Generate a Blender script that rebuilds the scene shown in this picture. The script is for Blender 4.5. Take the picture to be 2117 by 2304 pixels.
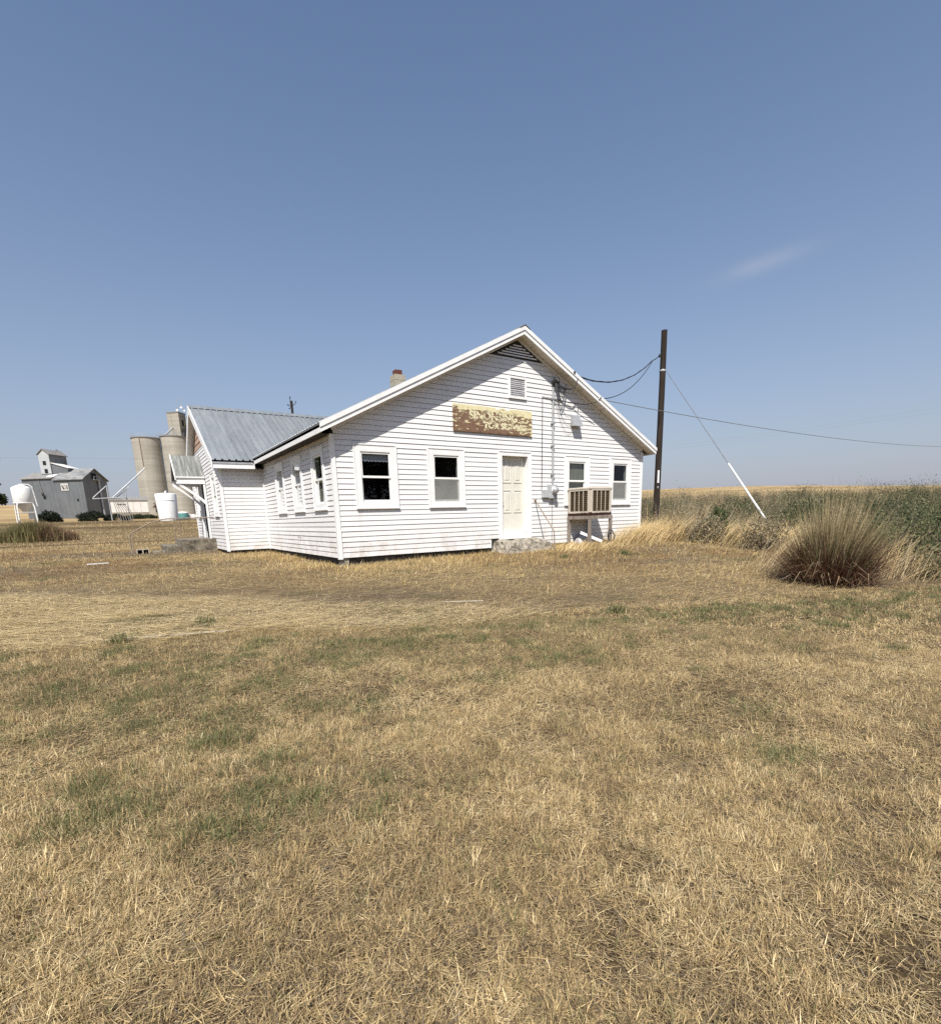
import bpy, math, random
import numpy as np
from mathutils import Vector, Matrix, noise as mnoise

# ------------------------------------------------------------------ scene, camera, light
for o in list(bpy.data.objects):
    bpy.data.objects.remove(o)
scene = bpy.context.scene
col = scene.collection
R = math.radians
CAM = Vector((-3.991, -11.379, 0.834))

def setup_camera():
    yaw, pitch, roll = R(-33.418), R(-11.891), R(1.657)
    f = Vector((-math.sin(yaw) * math.cos(pitch), math.cos(yaw) * math.cos(pitch), math.sin(pitch)))
    r = Vector((math.cos(yaw), math.sin(yaw), 0)); u = r.cross(f)
    c, s = math.cos(roll), math.sin(roll)
    r2 = r * c - u * s; u2 = r * s + u * c
    cam = bpy.data.cameras.new('camera'); ob = bpy.data.objects.new('camera', cam); col.objects.link(ob)
    M = Matrix(((r2.x, u2.x, -f.x, CAM.x), (r2.y, u2.y, -f.y, CAM.y), (r2.z, u2.z, -f.z, CAM.z), (0, 0, 0, 1)))
    ob.matrix_world = M
    cam.sensor_fit = 'HORIZONTAL'; cam.sensor_width = 36.0
    cam.lens = 36.0 * 1141.7 / 2117.0
    cam.shift_x = 0.0
    cam.shift_y = (1404.3 - 1152.0) / 2304.0 * (2304.0 / 2117.0)
    cam.clip_start = 0.05; cam.clip_end = 9000
    scene.camera = ob
setup_camera()

SUN = Vector((-0.252, -0.301, 0.531)).normalized()        # towards the sun
SUN_EL = math.asin(SUN.z)
world = bpy.data.worlds.new('World'); scene.world = world
world.use_nodes = True
wn = world.node_tree
bg = wn.nodes['Background']
sky = wn.nodes.new('ShaderNodeTexSky')
sky.sky_type = 'NISHITA'; sky.sun_disc = False
sky.sun_elevation = SUN_EL
sky.sun_rotation = math.atan2(SUN.x, SUN.y)
sky.altitude = 400; sky.air_density = 1.15; sky.dust_density = 1.0; sky.ozone_density = 2.0
hs = wn.nodes.new('ShaderNodeHueSaturation')
hs.inputs['Saturation'].default_value = 1.06
wn.links.new(sky.outputs[0], hs.inputs['Color'])
# smoky summer haze low in the sky, the same all the way round
tc = wn.nodes.new('ShaderNodeTexCoord'); sxyz = wn.nodes.new('ShaderNodeSeparateXYZ'); wn.links.new(tc.outputs['Generated'], sxyz.inputs[0])
def wmath(op, a, b):
    m = wn.nodes.new('ShaderNodeMath'); m.operation = op
    for i, v in enumerate((a, b)):
        if hasattr(v, 'is_output'): wn.links.new(v, m.inputs[i])
        else: m.inputs[i].default_value = v
    return m.outputs[0]
hz_abs = wmath('ABSOLUTE', sxyz.outputs['Z'], 0)
hz_fac = wmath('MULTIPLY', wmath('POWER', 2.71828, wmath('MULTIPLY', hz_abs, -1 / .27)), .95)
hz = wn.nodes.new('ShaderNodeMix'); hz.data_type = 'RGBA'
wn.links.new(hz_fac, hz.inputs[0]); wn.links.new(hs.outputs[0], hz.inputs[6]); hz.inputs[7].default_value = (2.92, 3.02, 3.85, 1)
# one faint wisp of cirrus
cn = wn.nodes.new('ShaderNodeTexNoise'); cn.inputs['Scale'].default_value = 9; cn.inputs['Detail'].default_value = 5
cm = wn.nodes.new('ShaderNodeMapping'); cm.inputs['Scale'].default_value = (1, 1, 3.0); wn.links.new(tc.outputs['Generated'], cm.inputs[0]); wn.links.new(cm.outputs[0], cn.inputs['Vector'])
WISP = Vector((0.823, 0.447, 0.349)).normalized()
wa = WISP.cross(Vector((0, 0, 1))).normalized(); wb = wa.cross(WISP).normalized(); ax = (wa * .99 + wb * .13).normalized(); ay = ax.cross(WISP).normalized()
def wdot(v):
    n = wn.nodes.new('ShaderNodeVectorMath'); n.operation = 'DOT_PRODUCT'; wn.links.new(tc.outputs['Generated'], n.inputs[0]); n.inputs[1].default_value = v; return n.outputs['Value']
e2 = wmath('ADD', wmath('POWER', wmath('DIVIDE', wdot(ax), .055), 2), wmath('POWER', wmath('DIVIDE', wdot(ay), .011), 2))
wf = wmath('MULTIPLY', wmath('POWER', 2.71828, wmath('MULTIPLY', e2, -1)), wmath('GREATER_THAN', wdot(WISP), 0))
wf = wmath('MULTIPLY', wmath('MULTIPLY', wf, cn.outputs['Fac']), .5)
wm = wn.nodes.new('ShaderNodeMix'); wm.data_type = 'RGBA'; wn.links.new(wf, wm.inputs[0]); wn.links.new(hz.outputs[2], wm.inputs[6]); wm.inputs[7].default_value = (4.3, 4.5, 5.2, 1)
wn.links.new(wm.outputs[2], bg.inputs['Color'])
bg.inputs['Strength'].default_value = 0.092

sl = bpy.data.lights.new('sun', 'SUN'); sl.energy = 5.0; sl.angle = R(0.55); sl.color = (1.0, 0.955, 0.89)
so = bpy.data.objects.new('sun', sl); col.objects.link(so)
so.rotation_euler = SUN.to_track_quat('Z', 'Y').to_euler(); so.location = (-20, -25, 40)
vs = scene.view_settings
vs.view_transform = 'Standard'; vs.look = 'None'; vs.exposure = 0.48; vs.gamma = 1.0; vs.use_curve_mapping = False
scene.render.engine = 'CYCLES'
scene.cycles.max_bounces = 5; scene.cycles.diffuse_bounces = 2; scene.cycles.glossy_bounces = 3; scene.cycles.caustics_reflective = False; scene.cycles.caustics_refractive = False; scene.cycles.transparent_max_bounces = 8
scene.cycles.use_denoising = False

rng = np.random.default_rng(7)
random.seed(7)

# ------------------------------------------------------------------ materials
def srgb(r, g, b):
    f = lambda c: (c / 255.0 / 12.92) if c / 255.0 <= .04045 else ((c / 255.0 + .055) / 1.055) ** 2.4
    return (f(r), f(g), f(b))

class NT:
    def __init__(s, name):
        s.m = bpy.data.materials.new(name); s.m.use_nodes = True
        s.t = s.m.node_tree; s.b = s.t.nodes['Principled BSDF']
        s.out = s.t.nodes['Material Output']
    def n(s, typ, **kw):
        nd = s.t.nodes.new(typ)
        for k, v in kw.items():
            if k in nd.inputs: nd.inputs[k].default_value = v
            else: setattr(nd, k, v)
        return nd
    def l(s, a, b): s.t.links.new(a, b)
    def coord(s, scale=(1, 1, 1), rot=(0, 0, 0)):
        g = s.n('ShaderNodeNewGeometry'); mp = s.n('ShaderNodeMapping')
        mp.inputs['Scale'].default_value = scale; mp.inputs['Rotation'].default_value = rot
        s.l(g.outputs['Position'], mp.inputs['Vector']); return mp.outputs[0]
    def noise(s, scale=5, detail=4, rough=.6, vec=None):
        nd = s.n('ShaderNodeTexNoise'); nd.inputs['Scale'].default_value = scale
        nd.inputs['Detail'].default_value = detail; nd.inputs['Roughness'].default_value = rough
        if vec is not None: s.l(vec, nd.inputs['Vector'])
        return nd.outputs['Fac']
    def ramp(s, fac, stops):
        nd = s.n('ShaderNodeValToRGB'); e = nd.color_ramp.elements
        while len(e) < len(stops): e.new(.5)
        for i, (p, c) in enumerate(stops):
            e[i].position = p; e[i].color = (*c, 1) if len(c) == 3 else c
        s.l(fac, nd.inputs[0]); return nd.outputs[0]
    def mix(s, fac, a, b, mode='MIX'):
        nd = s.n('ShaderNodeMix'); nd.data_type = 'RGBA'; nd.blend_type = mode
        for sock, v in ((nd.inputs[0], fac), (nd.inputs[6], a), (nd.inputs[7], b)):
            if hasattr(v, 'is_output'): s.l(v, sock)
            elif isinstance(v, (int, float)): sock.default_value = v
            else: sock.default_value = (*v, 1)
        return nd.outputs[2]
    def bump(s, h, strength=.3, dist=.01):
        nd = s.n('ShaderNodeBump'); nd.inputs['Strength'].default_value = strength; nd.inputs['Distance'].default_value = dist
        s.l(h, nd.inputs['Height']); s.l(nd.outputs[0], s.b.inputs['Normal'])
    def setcol(s, c): 
        if hasattr(c, 'is_output'): s.l(c, s.b.inputs['Base Color'])
        else: s.b.inputs['Base Color'].default_value = (*c, 1)
    def p(s, rough=.6, metal=0, spec=.4):
        s.b.inputs['Roughness'].default_value = rough; s.b.inputs['Metallic'].default_value = metal
        s.b.inputs['Specular IOR Level'].default_value = spec; return s

M = {}
def mat_noise(name, c0, c1, scale=6, rough=.7, metal=0, stretch=(1, 1, 1), bump=0, lo=.35, hi=.65, detail=5, spec=.35):
    t = NT(name).p(rough, metal, spec)
    v = t.coord(stretch); f = t.noise(scale, detail, .65, v)
    t.setcol(t.ramp(f, [(lo, c0), (hi, c1)]))
    if bump: t.bump(f, bump, .01)
    M[name] = t.m; return t

def mat_siding():
    t = NT('siding').p(.55, 0, .35)
    f = t.noise(1.3, 5, .65, t.coord((.35, .35, 2.2)))
    g = t.noise(38, 3, .6, t.coord((.12, .12, 1)))
    c = t.ramp(f, [(.32, (.685, .672, .66)), (.62, (.765, .757, .748))])
    c = t.mix(.22, c, t.ramp(g, [(.3, (.64, .62, .60)), (.7, (.83, .82, .81))]))
    # mud splash along the lowest courses: real dirt
    geo = t.n('ShaderNodeNewGeometry'); sp = t.n('ShaderNodeSeparateXYZ'); t.l(geo.outputs['Position'], sp.inputs[0])
    mr = t.n('ShaderNodeMapRange'); t.l(sp.outputs['Z'], mr.inputs[0])
    mr.inputs[1].default_value = 0.0; mr.inputs[2].default_value = .75; mr.inputs[3].default_value = 1; mr.inputs[4].default_value = 0
    sc = t.noise(3.0, 6, .75, t.coord((1, 1, .8)))
    mm = t.n('ShaderNodeMath', operation='MULTIPLY'); t.l(mr.outputs[0], mm.inputs[0]); t.l(t.ramp(sc, [(.44, (0, 0, 0)), (.74, (1, 1, 1))]), mm.inputs[1])
    c = t.mix(mm.outputs[0], c, (.46, .40, .325))
    rn = t.noise(1.1, 6, .7, t.coord((2.6, 2.6, .22))); c = t.mix(t.ramp(rn, [(.56, (0, 0, 0)), (.78, (.45, .45, .45))]), c, (.52, .49, .45))
    oi = t.n('ShaderNodeObjectInfo'); mr2 = t.n('ShaderNodeMapRange'); t.l(oi.outputs['Random'], mr2.inputs[0]); mr2.inputs[3].default_value = .955; mr2.inputs[4].default_value = 1.0
    cb = t.n('ShaderNodeCombineColor')
    for i in range(3): t.l(mr2.outputs[0], cb.inputs[i])
    c = t.mix(1.0, c, cb.outputs[0], 'MULTIPLY')
    t.setcol(c); t.bump(g, .08, .004); M['siding'] = t.m
mat_siding()
mat_noise('trim', (.74, .735, .72), (.82, .82, .805), 5, .45)
mat_noise('window_white', (.76, .755, .72), (.82, .815, .79), 8, .4)
mat_noise('soffit', (.60, .55, .47), (.67, .62, .54), 5, .6)
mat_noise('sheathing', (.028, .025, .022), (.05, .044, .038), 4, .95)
mat_noise('interior', (.10, .095, .085), (.14, .13, .12), 3, .9)
mat_noise('door_cream', (.64, .615, .54), (.70, .675, .595), 4, .45)
mat_noise('concrete', (.13, .11, .085), (.40, .36, .29), 9, .95, bump=.8, detail=8)
mat_noise('foundation', (.03, .027, .024), (.10, .09, .075), 6, .95)
mat_noise('galvanized', (.34, .35, .355), (.46, .47, .475), 7, .45, .35)
mat_noise('old_concrete', (.07, .06, .045), (.24, .205, .155), 7, .95, bump=.9, detail=8)
mat_noise('grey_paint', (.36, .38, .385), (.46, .475, .48), 6, .45)
mat_noise('rusty_pipe', (.16, .115, .08), (.36, .30, .24), 14, .7, .2)
mat_noise('black_rubber', (.012, .012, .013), (.03, .03, .03), 9, .5)
mat_noise('black_cable', (.012, .013, .016), (.025, .026, .03), 9, .6)
mat_noise('grey_cable', (.12, .12, .125), (.2, .2, .2), 9, .6)
mat_noise('rust', (.014, .005, .004), (.06, .02, .011), 12, .95, bump=.6)
mat_noise('cooler_metal', (.38, .33, .265), (.54, .485, .405), 3.5, .55, lo=.3, hi=.6)
mat_noise('cooler_pad', (.050, .034, .018), (.115, .082, .045), 26, 1.0, bump=.9)
mat_noise('old_wood', (.13, .108, .088), (.28, .24, .20), 10, .9, stretch=(1, 1, .2), bump=.5)
mat_noise('pole_wood', (.010, .007, .005), (.042, .029, .021), 16, .9, stretch=(1, 1, .06), bump=.8)
mat_noise('flue_clay', (.09, .03, .02), (.16, .055, .035), 9, .8)
mat_noise('chimney_block', (.30, .265, .205), (.42, .38, .31), 14, .95, bump=.5)
mat_noise('mortar', (.14, .12, .10), (.22, .2, .17), 20, 1)
mat_noise('cedar_shingle', (.26, .17, .12), (.50, .36, .27), 9, .9, stretch=(2, 2, .3), bump=.5)
mat_noise('white_plastic', (.74, .74, .72), (.82, .82, .81), 3, .4)
mat_noise('teal_plastic', (.06, .17, .16), (.09, .23, .21), 3, .4)
mat_noise('blind', (.40, .385, .30), (.48, .46, .37), 12, .9, stretch=(1, 1, .15))
mat_noise('lace', (.50, .50, .52), (.66, .66, .68), 70, .9)
mat_noise('plastic_bag', (.34, .33, .34), (.50, .49, .50), 8, .45)
mat_noise('white_steel', (.72, .72, .71), (.80, .80, .79), 3, .4)
mat_noise('silo_roof', (.16, .155, .145), (.26, .25, .235), 2, .8)
mat_noise('vent_shade', (.045, .042, .04), (.07, .066, .062), 4, .9)
mat_noise('dark_opening', (.008, .008, .009), (.014, .014, .015), 2, .9)
mat_noise('shed_white', (.62, .59, .55), (.72, .69, .65), .7, .7)
mat_noise('steel_pipe', (.32, .33, .35), (.46, .47, .49), 1.2, .5, .3)
mat_noise('bark', (.05, .035, .025), (.13, .10, .075), 8, .95, stretch=(1, 1, .3), bump=.7)
mat_noise('dead_twig', (.36, .31, .24), (.50, .45, .36), 10, .9)
mat_noise('brick', (.18, .10, .07), (.30, .18, .13), 18, .9, bump=.4)
mat_noise('emblem_white', (.47, .47, .455), (.55, .55, .535), 2, .6)
mat_noise('emblem_dark', (.035, .03, .028), (.05, .045, .04), 2, .6)
mat_noise('emblem_brown', (.16, .115, .085), (.22, .17, .13), 2, .6)

def mat_roof():
    t = NT('roof_metal').p(.45, .2, .5)
    f = t.noise(1.2, 6, .7, t.coord((3.5, .5, .5)))
    g = t.noise(7, 4, .6, t.coord((1, 1, 1)))
    c = t.ramp(f, [(.3, (.17, .19, .205)), (.7, (.30, .32, .335))])
    c = t.mix(.25, c, t.ramp(g, [(.35, (.18, .195, .20)), (.7, (.34, .355, .365))]))
    oi = t.n('ShaderNodeObjectInfo'); mr2 = t.n('ShaderNodeMapRange'); t.l(oi.outputs['Random'], mr2.inputs[0]); mr2.inputs[3].default_value = .80; mr2.inputs[4].default_value = 1.0
    cb = t.n('ShaderNodeCombineColor')
    for i in range(3): t.l(mr2.outputs[0], cb.inputs[i])
    c = t.mix(1.0, c, cb.outputs[0], 'MULTIPLY')
    t.setcol(c); M['roof_metal'] = t.m
    t = NT('awning_roofing').p(.85, 0, .3)
    f = t.noise(2.2, 6, .7, t.coord((7, .6, .6)))
    t.setcol(t.ramp(f, [(.3, (.085, .088, .085)), (.5, (.17, .175, .165)), (.72, (.36, .37, .345))])); t.bump(f, .3, .01)
    M['awning_roofing'] = t.m
mat_roof()

def mat_silo():
    t = NT('silo_concrete').p(.95, 0, .2)
    v = t.coord((.06, .06, 1.0)); bands = t.noise(.9, 5, .7, v)
    c = t.ramp(bands, [(.28, (.19, .178, .15)), (.5, (.33, .312, .27)), (.72, (.46, .44, .39))])
    st = t.noise(.55, 6, .7, t.coord((1, 1, .05)))
    c = t.mix(.35, c, t.ramp(st, [(.35, (.15, .133, .103)), (.65, (.40, .375, .32))]))
    fine = t.noise(3, 6, .7, t.coord())
    c = t.mix(.25, c, t.ramp(fine, [(.3, (.22, .2, .16)), (.7, (.55, .52, .45))]))
    t.setcol(c); M['silo_concrete'] = t.m
    t = NT('elevator_metal').p(.5, .25, .4)
    v = t.coord((1.2, 1.2, .07)); st = t.noise(1.6, 6, .7, v)
    c = t.ramp(st, [(.3, (.105, .115, .125)), (.6, (.17, .183, .193)), (.8, (.28, .29, .297))])
    f = t.noise(.35, 5, .65, t.coord()); c = t.mix(.35, c, t.ramp(f, [(.3, (.09, .10, .11)), (.7, (.22, .23, .24))]))
    t.setcol(c); M['elevator_metal'] = t.m
    t = NT('elevator_roof').p(.55, .2, .4)
    st = t.noise(1.4, 5, .7, t.coord((.3, .3, 1.5)))
    t.setcol(t.ramp(st, [(.35, (.14, .14, .14)), (.65, (.34, .34, .33))])); M['elevator_roof'] = t.m
mat_silo()

def mat_glass():
    t = NT('glass'); t.t.nodes.remove(t.b)
    fr = t.n('ShaderNodeFresnel'); fr.inputs['IOR'].default_value = 1.52
    mp = t.n('ShaderNodeMath', operation='MULTIPLY_ADD'); t.l(fr.outputs[0], mp.inputs[0]); mp.inputs[1].default_value = .72; mp.inputs[2].default_value = .012
    gl = t.n('ShaderNodeBsdfGlossy'); gl.inputs['Roughness'].default_value = .02; gl.inputs['Color'].default_value = (.95, .97, 1, 1)
    nz = t.noise(1.6, 2, .5, t.coord()); bp = t.n('ShaderNodeBump'); bp.inputs['Strength'].default_value = .05; bp.inputs['Distance'].default_value = .02
    t.l(nz, bp.inputs['Height']); t.l(bp.outputs[0], gl.inputs['Normal'])
    tr = t.n('ShaderNodeBsdfTransparent'); tr.inputs['Color'].default_value = (.82, .86, .88, 1)
    mx = t.n('ShaderNodeMixShader'); t.l(mp.outputs[0], mx.inputs[0]); t.l(tr.outputs[0], mx.inputs[1]); t.l(gl.outputs[0], mx.inputs[2])
    t.l(mx.outputs[0], t.out.inputs['Surface']); M['glass'] = t.m
mat_glass()
def mat_screen():
    t = NT('insect_screen'); t.b.inputs['Base Color'].default_value = (.30, .30, .285, 1); t.b.inputs['Roughness'].default_value = .9
    tr = t.n('ShaderNodeBsdfTransparent'); mx = t.n('ShaderNodeMixShader')
    f = t.noise(2.5, 4, .6, t.coord()); t.l(t.ramp(f, [(.3, (.45, .45, .45)), (.7, (.65, .65, .65))]), mx.inputs[0])
    t.l(tr.outputs[0], mx.inputs[1]); t.l(t.b.outputs[0], mx.inputs[2]); t.l(mx.outputs[0], t.out.inputs['Surface']); M['insect_screen'] = t.m
mat_screen()

def mat_sign():
    # brown board, cream paint flaking off: thick along the top and the right-hand end
    t = NT('sign_board').p(.75, 0, .3)
    wood = t.noise(9, 6, .7, t.coord((.5, 1, 3)))
    brown = t.ramp(wood, [(.3, (.125, .068, .040)), (.7, (.235, .145, .095))])
    geo = t.n('ShaderNodeNewGeometry'); sp = t.n('ShaderNodeSeparateXYZ'); t.l(geo.outputs['Position'], sp.inputs[0])
    def rng_(o, a, b, c, d):
        m = t.n('ShaderNodeMapRange'); t.l(o, m.inputs[0])
        for i, v in enumerate((a, b, c, d)): m.inputs[i + 1].default_value = v
        return m.outputs[0]
    flake = t.noise(6.5, 7, .72, t.coord((.75, 1, 2.4)))
    def add(a, b):
        m = t.n('ShaderNodeMath', operation='ADD'); t.l(a, m.inputs[0]); t.l(b, m.inputs[1]); return m.outputs[0]
    topb = rng_(sp.outputs['Z'], 3.42, 3.60, 0, .26)
    rgt = rng_(sp.outputs['X'], 4.9, 5.65, 0, .115)
    lowr = rng_(sp.outputs['Z'], 2.97, 3.14, -.06, 0)
    s = add(add(add(flake, topb), rgt), lowr)
    fac = t.ramp(s, [(.565, (0, 0, 0)), (.585, (1, 1, 1))])
    cream = t.ramp(t.noise(14, 4, .6, t.coord()), [(.3, (.60, .52, .27)), (.7, (.74, .69, .46))])
    t.setcol(t.mix(fac, brown, cream)); t.bump(fac, .5, .003); M['sign_board'] = t.m
    t = NT('sign_paint').p(.7, 0, .3)
    flake = t.noise(10, 7, .75, t.coord((.8, 1, 2.2)))
    fac = t.ramp(flake, [(.45, (0, 0, 0)), (.468, (1, 1, 1))])
    wood = t.noise(9, 6, .7, t.coord((.5, 1, 3)))
    brown = t.ramp(wood, [(.3, (.125, .068, .040)), (.7, (.235, .145, .095))])
    t.setcol(t.mix(fac, brown, (.70, .65, .42))); M['sign_paint'] = t.m
mat_sign()

def mat_grass(name, trans=.25, rough=.75):
    t = NT(name)
    a = t.n('ShaderNodeAttribute'); a.attribute_name = 'Col'
    t.b.inputs['Roughness'].default_value = rough; t.b.inputs['Specular IOR Level'].default_value = .25
    t.l(a.outputs['Color'], t.b.inputs['Base Color'])
    tl = t.n('ShaderNodeBsdfTranslucent'); t.l(a.outputs['Color'], tl.inputs['Color'])
    mx = t.n('ShaderNodeMixShader'); mx.inputs[0].default_value = trans
    t.l(t.b.outputs[0], mx.inputs[1]); t.l(tl.outputs[0], mx.inputs[2]); t.l(mx.outputs[0], t.out.inputs['Surface'])
    M[name] = t.m
mat_grass('grass_blade', .22); mat_grass('leaf', .3, .6)

# ------------------------------------------------------------------ terrain height and numeric noise
def S(a, b, x):
    t = np.clip((np.asarray(x, float) - a) / (b - a), 0, 1); return t * t * (3 - 2 * t)
_perm = rng.random((256, 256))
def vnoise(x, y, seed=0):
    x = np.asarray(x, float) + seed * 17.31; y = np.asarray(y, float) + seed * 9.77
    xi = np.floor(x).astype(int); yi = np.floor(y).astype(int); fx = x - xi; fy = y - yi
    fx = fx * fx * (3 - 2 * fx); fy = fy * fy * (3 - 2 * fy)
    g = lambda a, b: _perm[a & 255, b & 255]
    return (g(xi, yi) * (1 - fx) + g(xi + 1, yi) * fx) * (1 - fy) + (g(xi, yi + 1) * (1 - fx) + g(xi + 1, yi + 1) * fx) * fy
def fbm(x, y, sc, seed=0, oct=4):
    v = 0; a = .5; tot = 0
    for i in range(oct):
        v = v + a * vnoise(x * sc * 2 ** i, y * sc * 2 ** i, seed + i * 3); tot += a; a *= .55
    return v / tot
def gz(x, y):
    x = np.asarray(x, float); y = np.asarray(y, float)
    z = -.2 + .02 * np.clip(x, 0, 10) * S(-5, 0, y) + .034 * np.clip(y, -14, 0) + .012 * np.clip(y, 0, 12)
    dx = x - CAM.x; dy = y - CAM.y; r = np.hypot(dx, dy); az = np.degrees(np.arctan2(dx, dy))
    z = z + .06 * (fbm(x, y, .45, 5, 3) - .5) * S(1.5, 4, r) * (1 - S(30, 60, r))
    rise = np.interp(r, [0, 40, 62, 110, 160, 220, 400], [0, 0, 1.45, 1.95, 3.4, 4.7, 8.5])
    k = np.interp(az, [-180, -120, -15, 20, 56, 66, 77, 130, 180], [.4, .5, 1.0, 1.0, 1.12, .92, .55, .4, .4])
    hill = 23 * S(300, 900, r) * k + (fbm(x, y, .004, 9, 3) - .5) * 7 * S(250, 800, r) * k
    return z + rise + hill
def lawn_edge(x): return -5.75 - .33 * (x + 2.4)
HX0, HX1, HY1 = 0.0, 10.462, 15.5

# ------------------------------------------------------------------ mesh helpers
class MB:
    def __init__(s): s.v = []; s.f = []; s.smooth = []
    def add(s, vs, fs, smooth=False):
        b = len(s.v); s.v += [tuple(p) for p in vs]; s.f += [tuple(b + i for i in q) for q in fs]; s.smooth += [smooth] * len(fs); return s
    def box(s, x0, x1, y0, y1, z0, z1):
        v = [(x0, y0, z0), (x1, y0, z0), (x1, y1, z0), (x0, y1, z0), (x0, y0, z1), (x1, y0, z1), (x1, y1, z1), (x0, y1, z1)]
        return s.hexa(v)
    def hexa(s, v):
        return s.add(v, [(0, 3, 2, 1), (4, 5, 6, 7), (0, 1, 5, 4), (1, 2, 6, 5), (2, 3, 7, 6), (3, 0, 4, 7)])
    def bar(s, a, b, w, h, up=(0, 0, 1)):
        a = Vector(a); b = Vector(b); d = (b - a).normalized(); up = Vector(up)
        sd = d.cross(up)
        if sd.length < 1e-4: sd = d.cross(Vector((1, 0, 0)))
        sd.normalize(); u = sd.cross(d).normalized(); sd *= w / 2; u *= h / 2
        return s.hexa([a - sd - u, a + sd - u, b + sd - u, b - sd - u, a - sd + u, a + sd + u, b + sd + u, b - sd + u])
    def tube(s, pts, r, n=8, caps=True):
        pts = [Vector(p) for p in pts]; rr = r if isinstance(r, (list, tuple)) else [r] * len(pts)
        ref = Vector((.31, .87, .38)); vs = []; fs = []
        for i, p in enumerate(pts):
            d = (pts[min(i + 1, len(pts) - 1)] - pts[max(i - 1, 0)]).normalized()
            a = d.cross(ref).normalized(); b = d.cross(a)
            for k in range(n):
                t = 2 * math.pi * k / n; vs.append(p + a * (rr[i] * math.cos(t)) + b * (rr[i] * math.sin(t)))
        for i in range(len(pts) - 1):
            for k in range(n):
                fs.append((i * n + k, i * n + (k + 1) % n, (i + 1) * n + (k + 1) % n, (i + 1) * n + k))
        s.add(vs, fs, True)
        if caps:
            s.add(vs[:n], [tuple(range(n))[::-1]]); s.add(vs[-n:], [tuple(range(n))])
        return s
    def lathe(s, c, prof, n=32, smooth=True):
        vs = []; fs = []
        for (r, z) in prof:
            for k in range(n):
                t = 2 * math.pi * k / n; vs.append((c[0] + r * math.cos(t), c[1] + r * math.sin(t), c[2] + z))
        for i in range(len(prof) - 1):
            for k in range(n): fs.append((i * n + k, i * n + (k + 1) % n, (i + 1) * n + (k + 1) % n, (i + 1) * n + k))
        return s.add(vs, fs, smooth)
    def prism(s, poly, off):
        n = len(poly); off = Vector(off); a = [Vector(p) for p in poly]; b = [p + off for p in a]
        return s.add(a + b, [tuple(range(n))[::-1], tuple(range(n, 2 * n))] + [(i, (i + 1) % n, n + (i + 1) % n, n + i) for i in range(n)])
    def build(s, name, mat, parent=None, fix=True):
        me = bpy.data.meshes.new(name); me.from_pydata(s.v, [], s.f); me.update()
        if fix and len(s.v) < 20000:
            import bmesh
            bm = bmesh.new(); bm.from_mesh(me); bmesh.ops.recalc_face_normals(bm, faces=bm.faces); bm.to_mesh(me); bm.free()
        if any(s.smooth): me.polygons.foreach_set('use_smooth', s.smooth)
        me.materials.append(M[mat] if isinstance(mat, str) else mat)
        ob = bpy.data.objects.new(name, me); col.objects.link(ob)
        if parent is not None: attach(ob, parent)
        return ob
def attach(ob, parent):
    ob.parent = parent
    ob.matrix_parent_inverse = parent_world(parent).inverted()
def parent_world(p):
    m = p.matrix_basis.copy()
    if p.parent: m = parent_world(p.parent) @ p.matrix_parent_inverse @ m
    return m
def tag(o, label=None, cat=None, group=None, kind=None):
    if label: o['label'] = label
    if cat: o['category'] = cat
    if group: o['group'] = group
    if kind: o['kind'] = kind
    return o
def thing(name, loc, label, cat, group=None):
    o = bpy.data.objects.new(name, None); col.objects.link(o); o.location = loc; o.empty_display_size = .2
    return tag(o, label, cat, group)

def blade_mesh(name, P, H, W, yaw, lean, colr, mat, parent=None, bend=.55, tri=False):
    """one object made of many bent blades: P base points, H length, W width, yaw facing, lean angle at the tip, colr colour per blade"""
    N = len(P); P = np.asarray(P, float)
    d = np.stack([np.cos(yaw), np.sin(yaw), np.zeros(N)], 1); sd = np.stack([-np.sin(yaw), np.cos(yaw), np.zeros(N)], 1)
    tw = rng.uniform(-.9, .9, N)[:, None]
    sdd = sd * np.cos(tw) + d * np.sin(tw)
    up = np.array([0, 0, 1.0])
    if tri:                                   # plain tapering blade, one face
        w = (W / 2)[:, None]; l2 = lean[:, None]; tip = P + H[:, None] * (d * np.sin(l2) + up * np.cos(l2))
        V = np.stack([P - sdd * w, P + sdd * w, tip + sdd * w * .12], 1).reshape(-1, 3)
        return raw_mesh(name, V, np.arange(3 * N), np.arange(N) * 3, np.full(N, 3), np.repeat(colr, 3, 0), mat, parent)
    l1 = (lean * np.asarray(bend))[:, None]; l2 = lean[:, None]
    mid = P + (H * .5)[:, None] * (d * np.sin(l1) + up * np.cos(l1))
    tip = mid + (H * .5)[:, None] * (d * np.sin(l2) + up * np.cos(l2))
    w = (W / 2)[:, None]
    V = np.stack([P - sdd * w, P + sdd * w, mid - sdd * w * .8, mid + sdd * w * .8, tip], 1).reshape(-1, 3)
    base = (np.arange(N) * 5)[:, None]
    L = (base + np.array([0, 1, 3, 2, 2, 3, 4])).reshape(-1)
    ls = (np.arange(N)[:, None] * 7 + np.array([0, 4])).reshape(-1); lt = np.tile([4, 3], N)
    return raw_mesh(name, V, L, ls, lt, np.repeat(colr, 5, 0), mat, parent)
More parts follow.
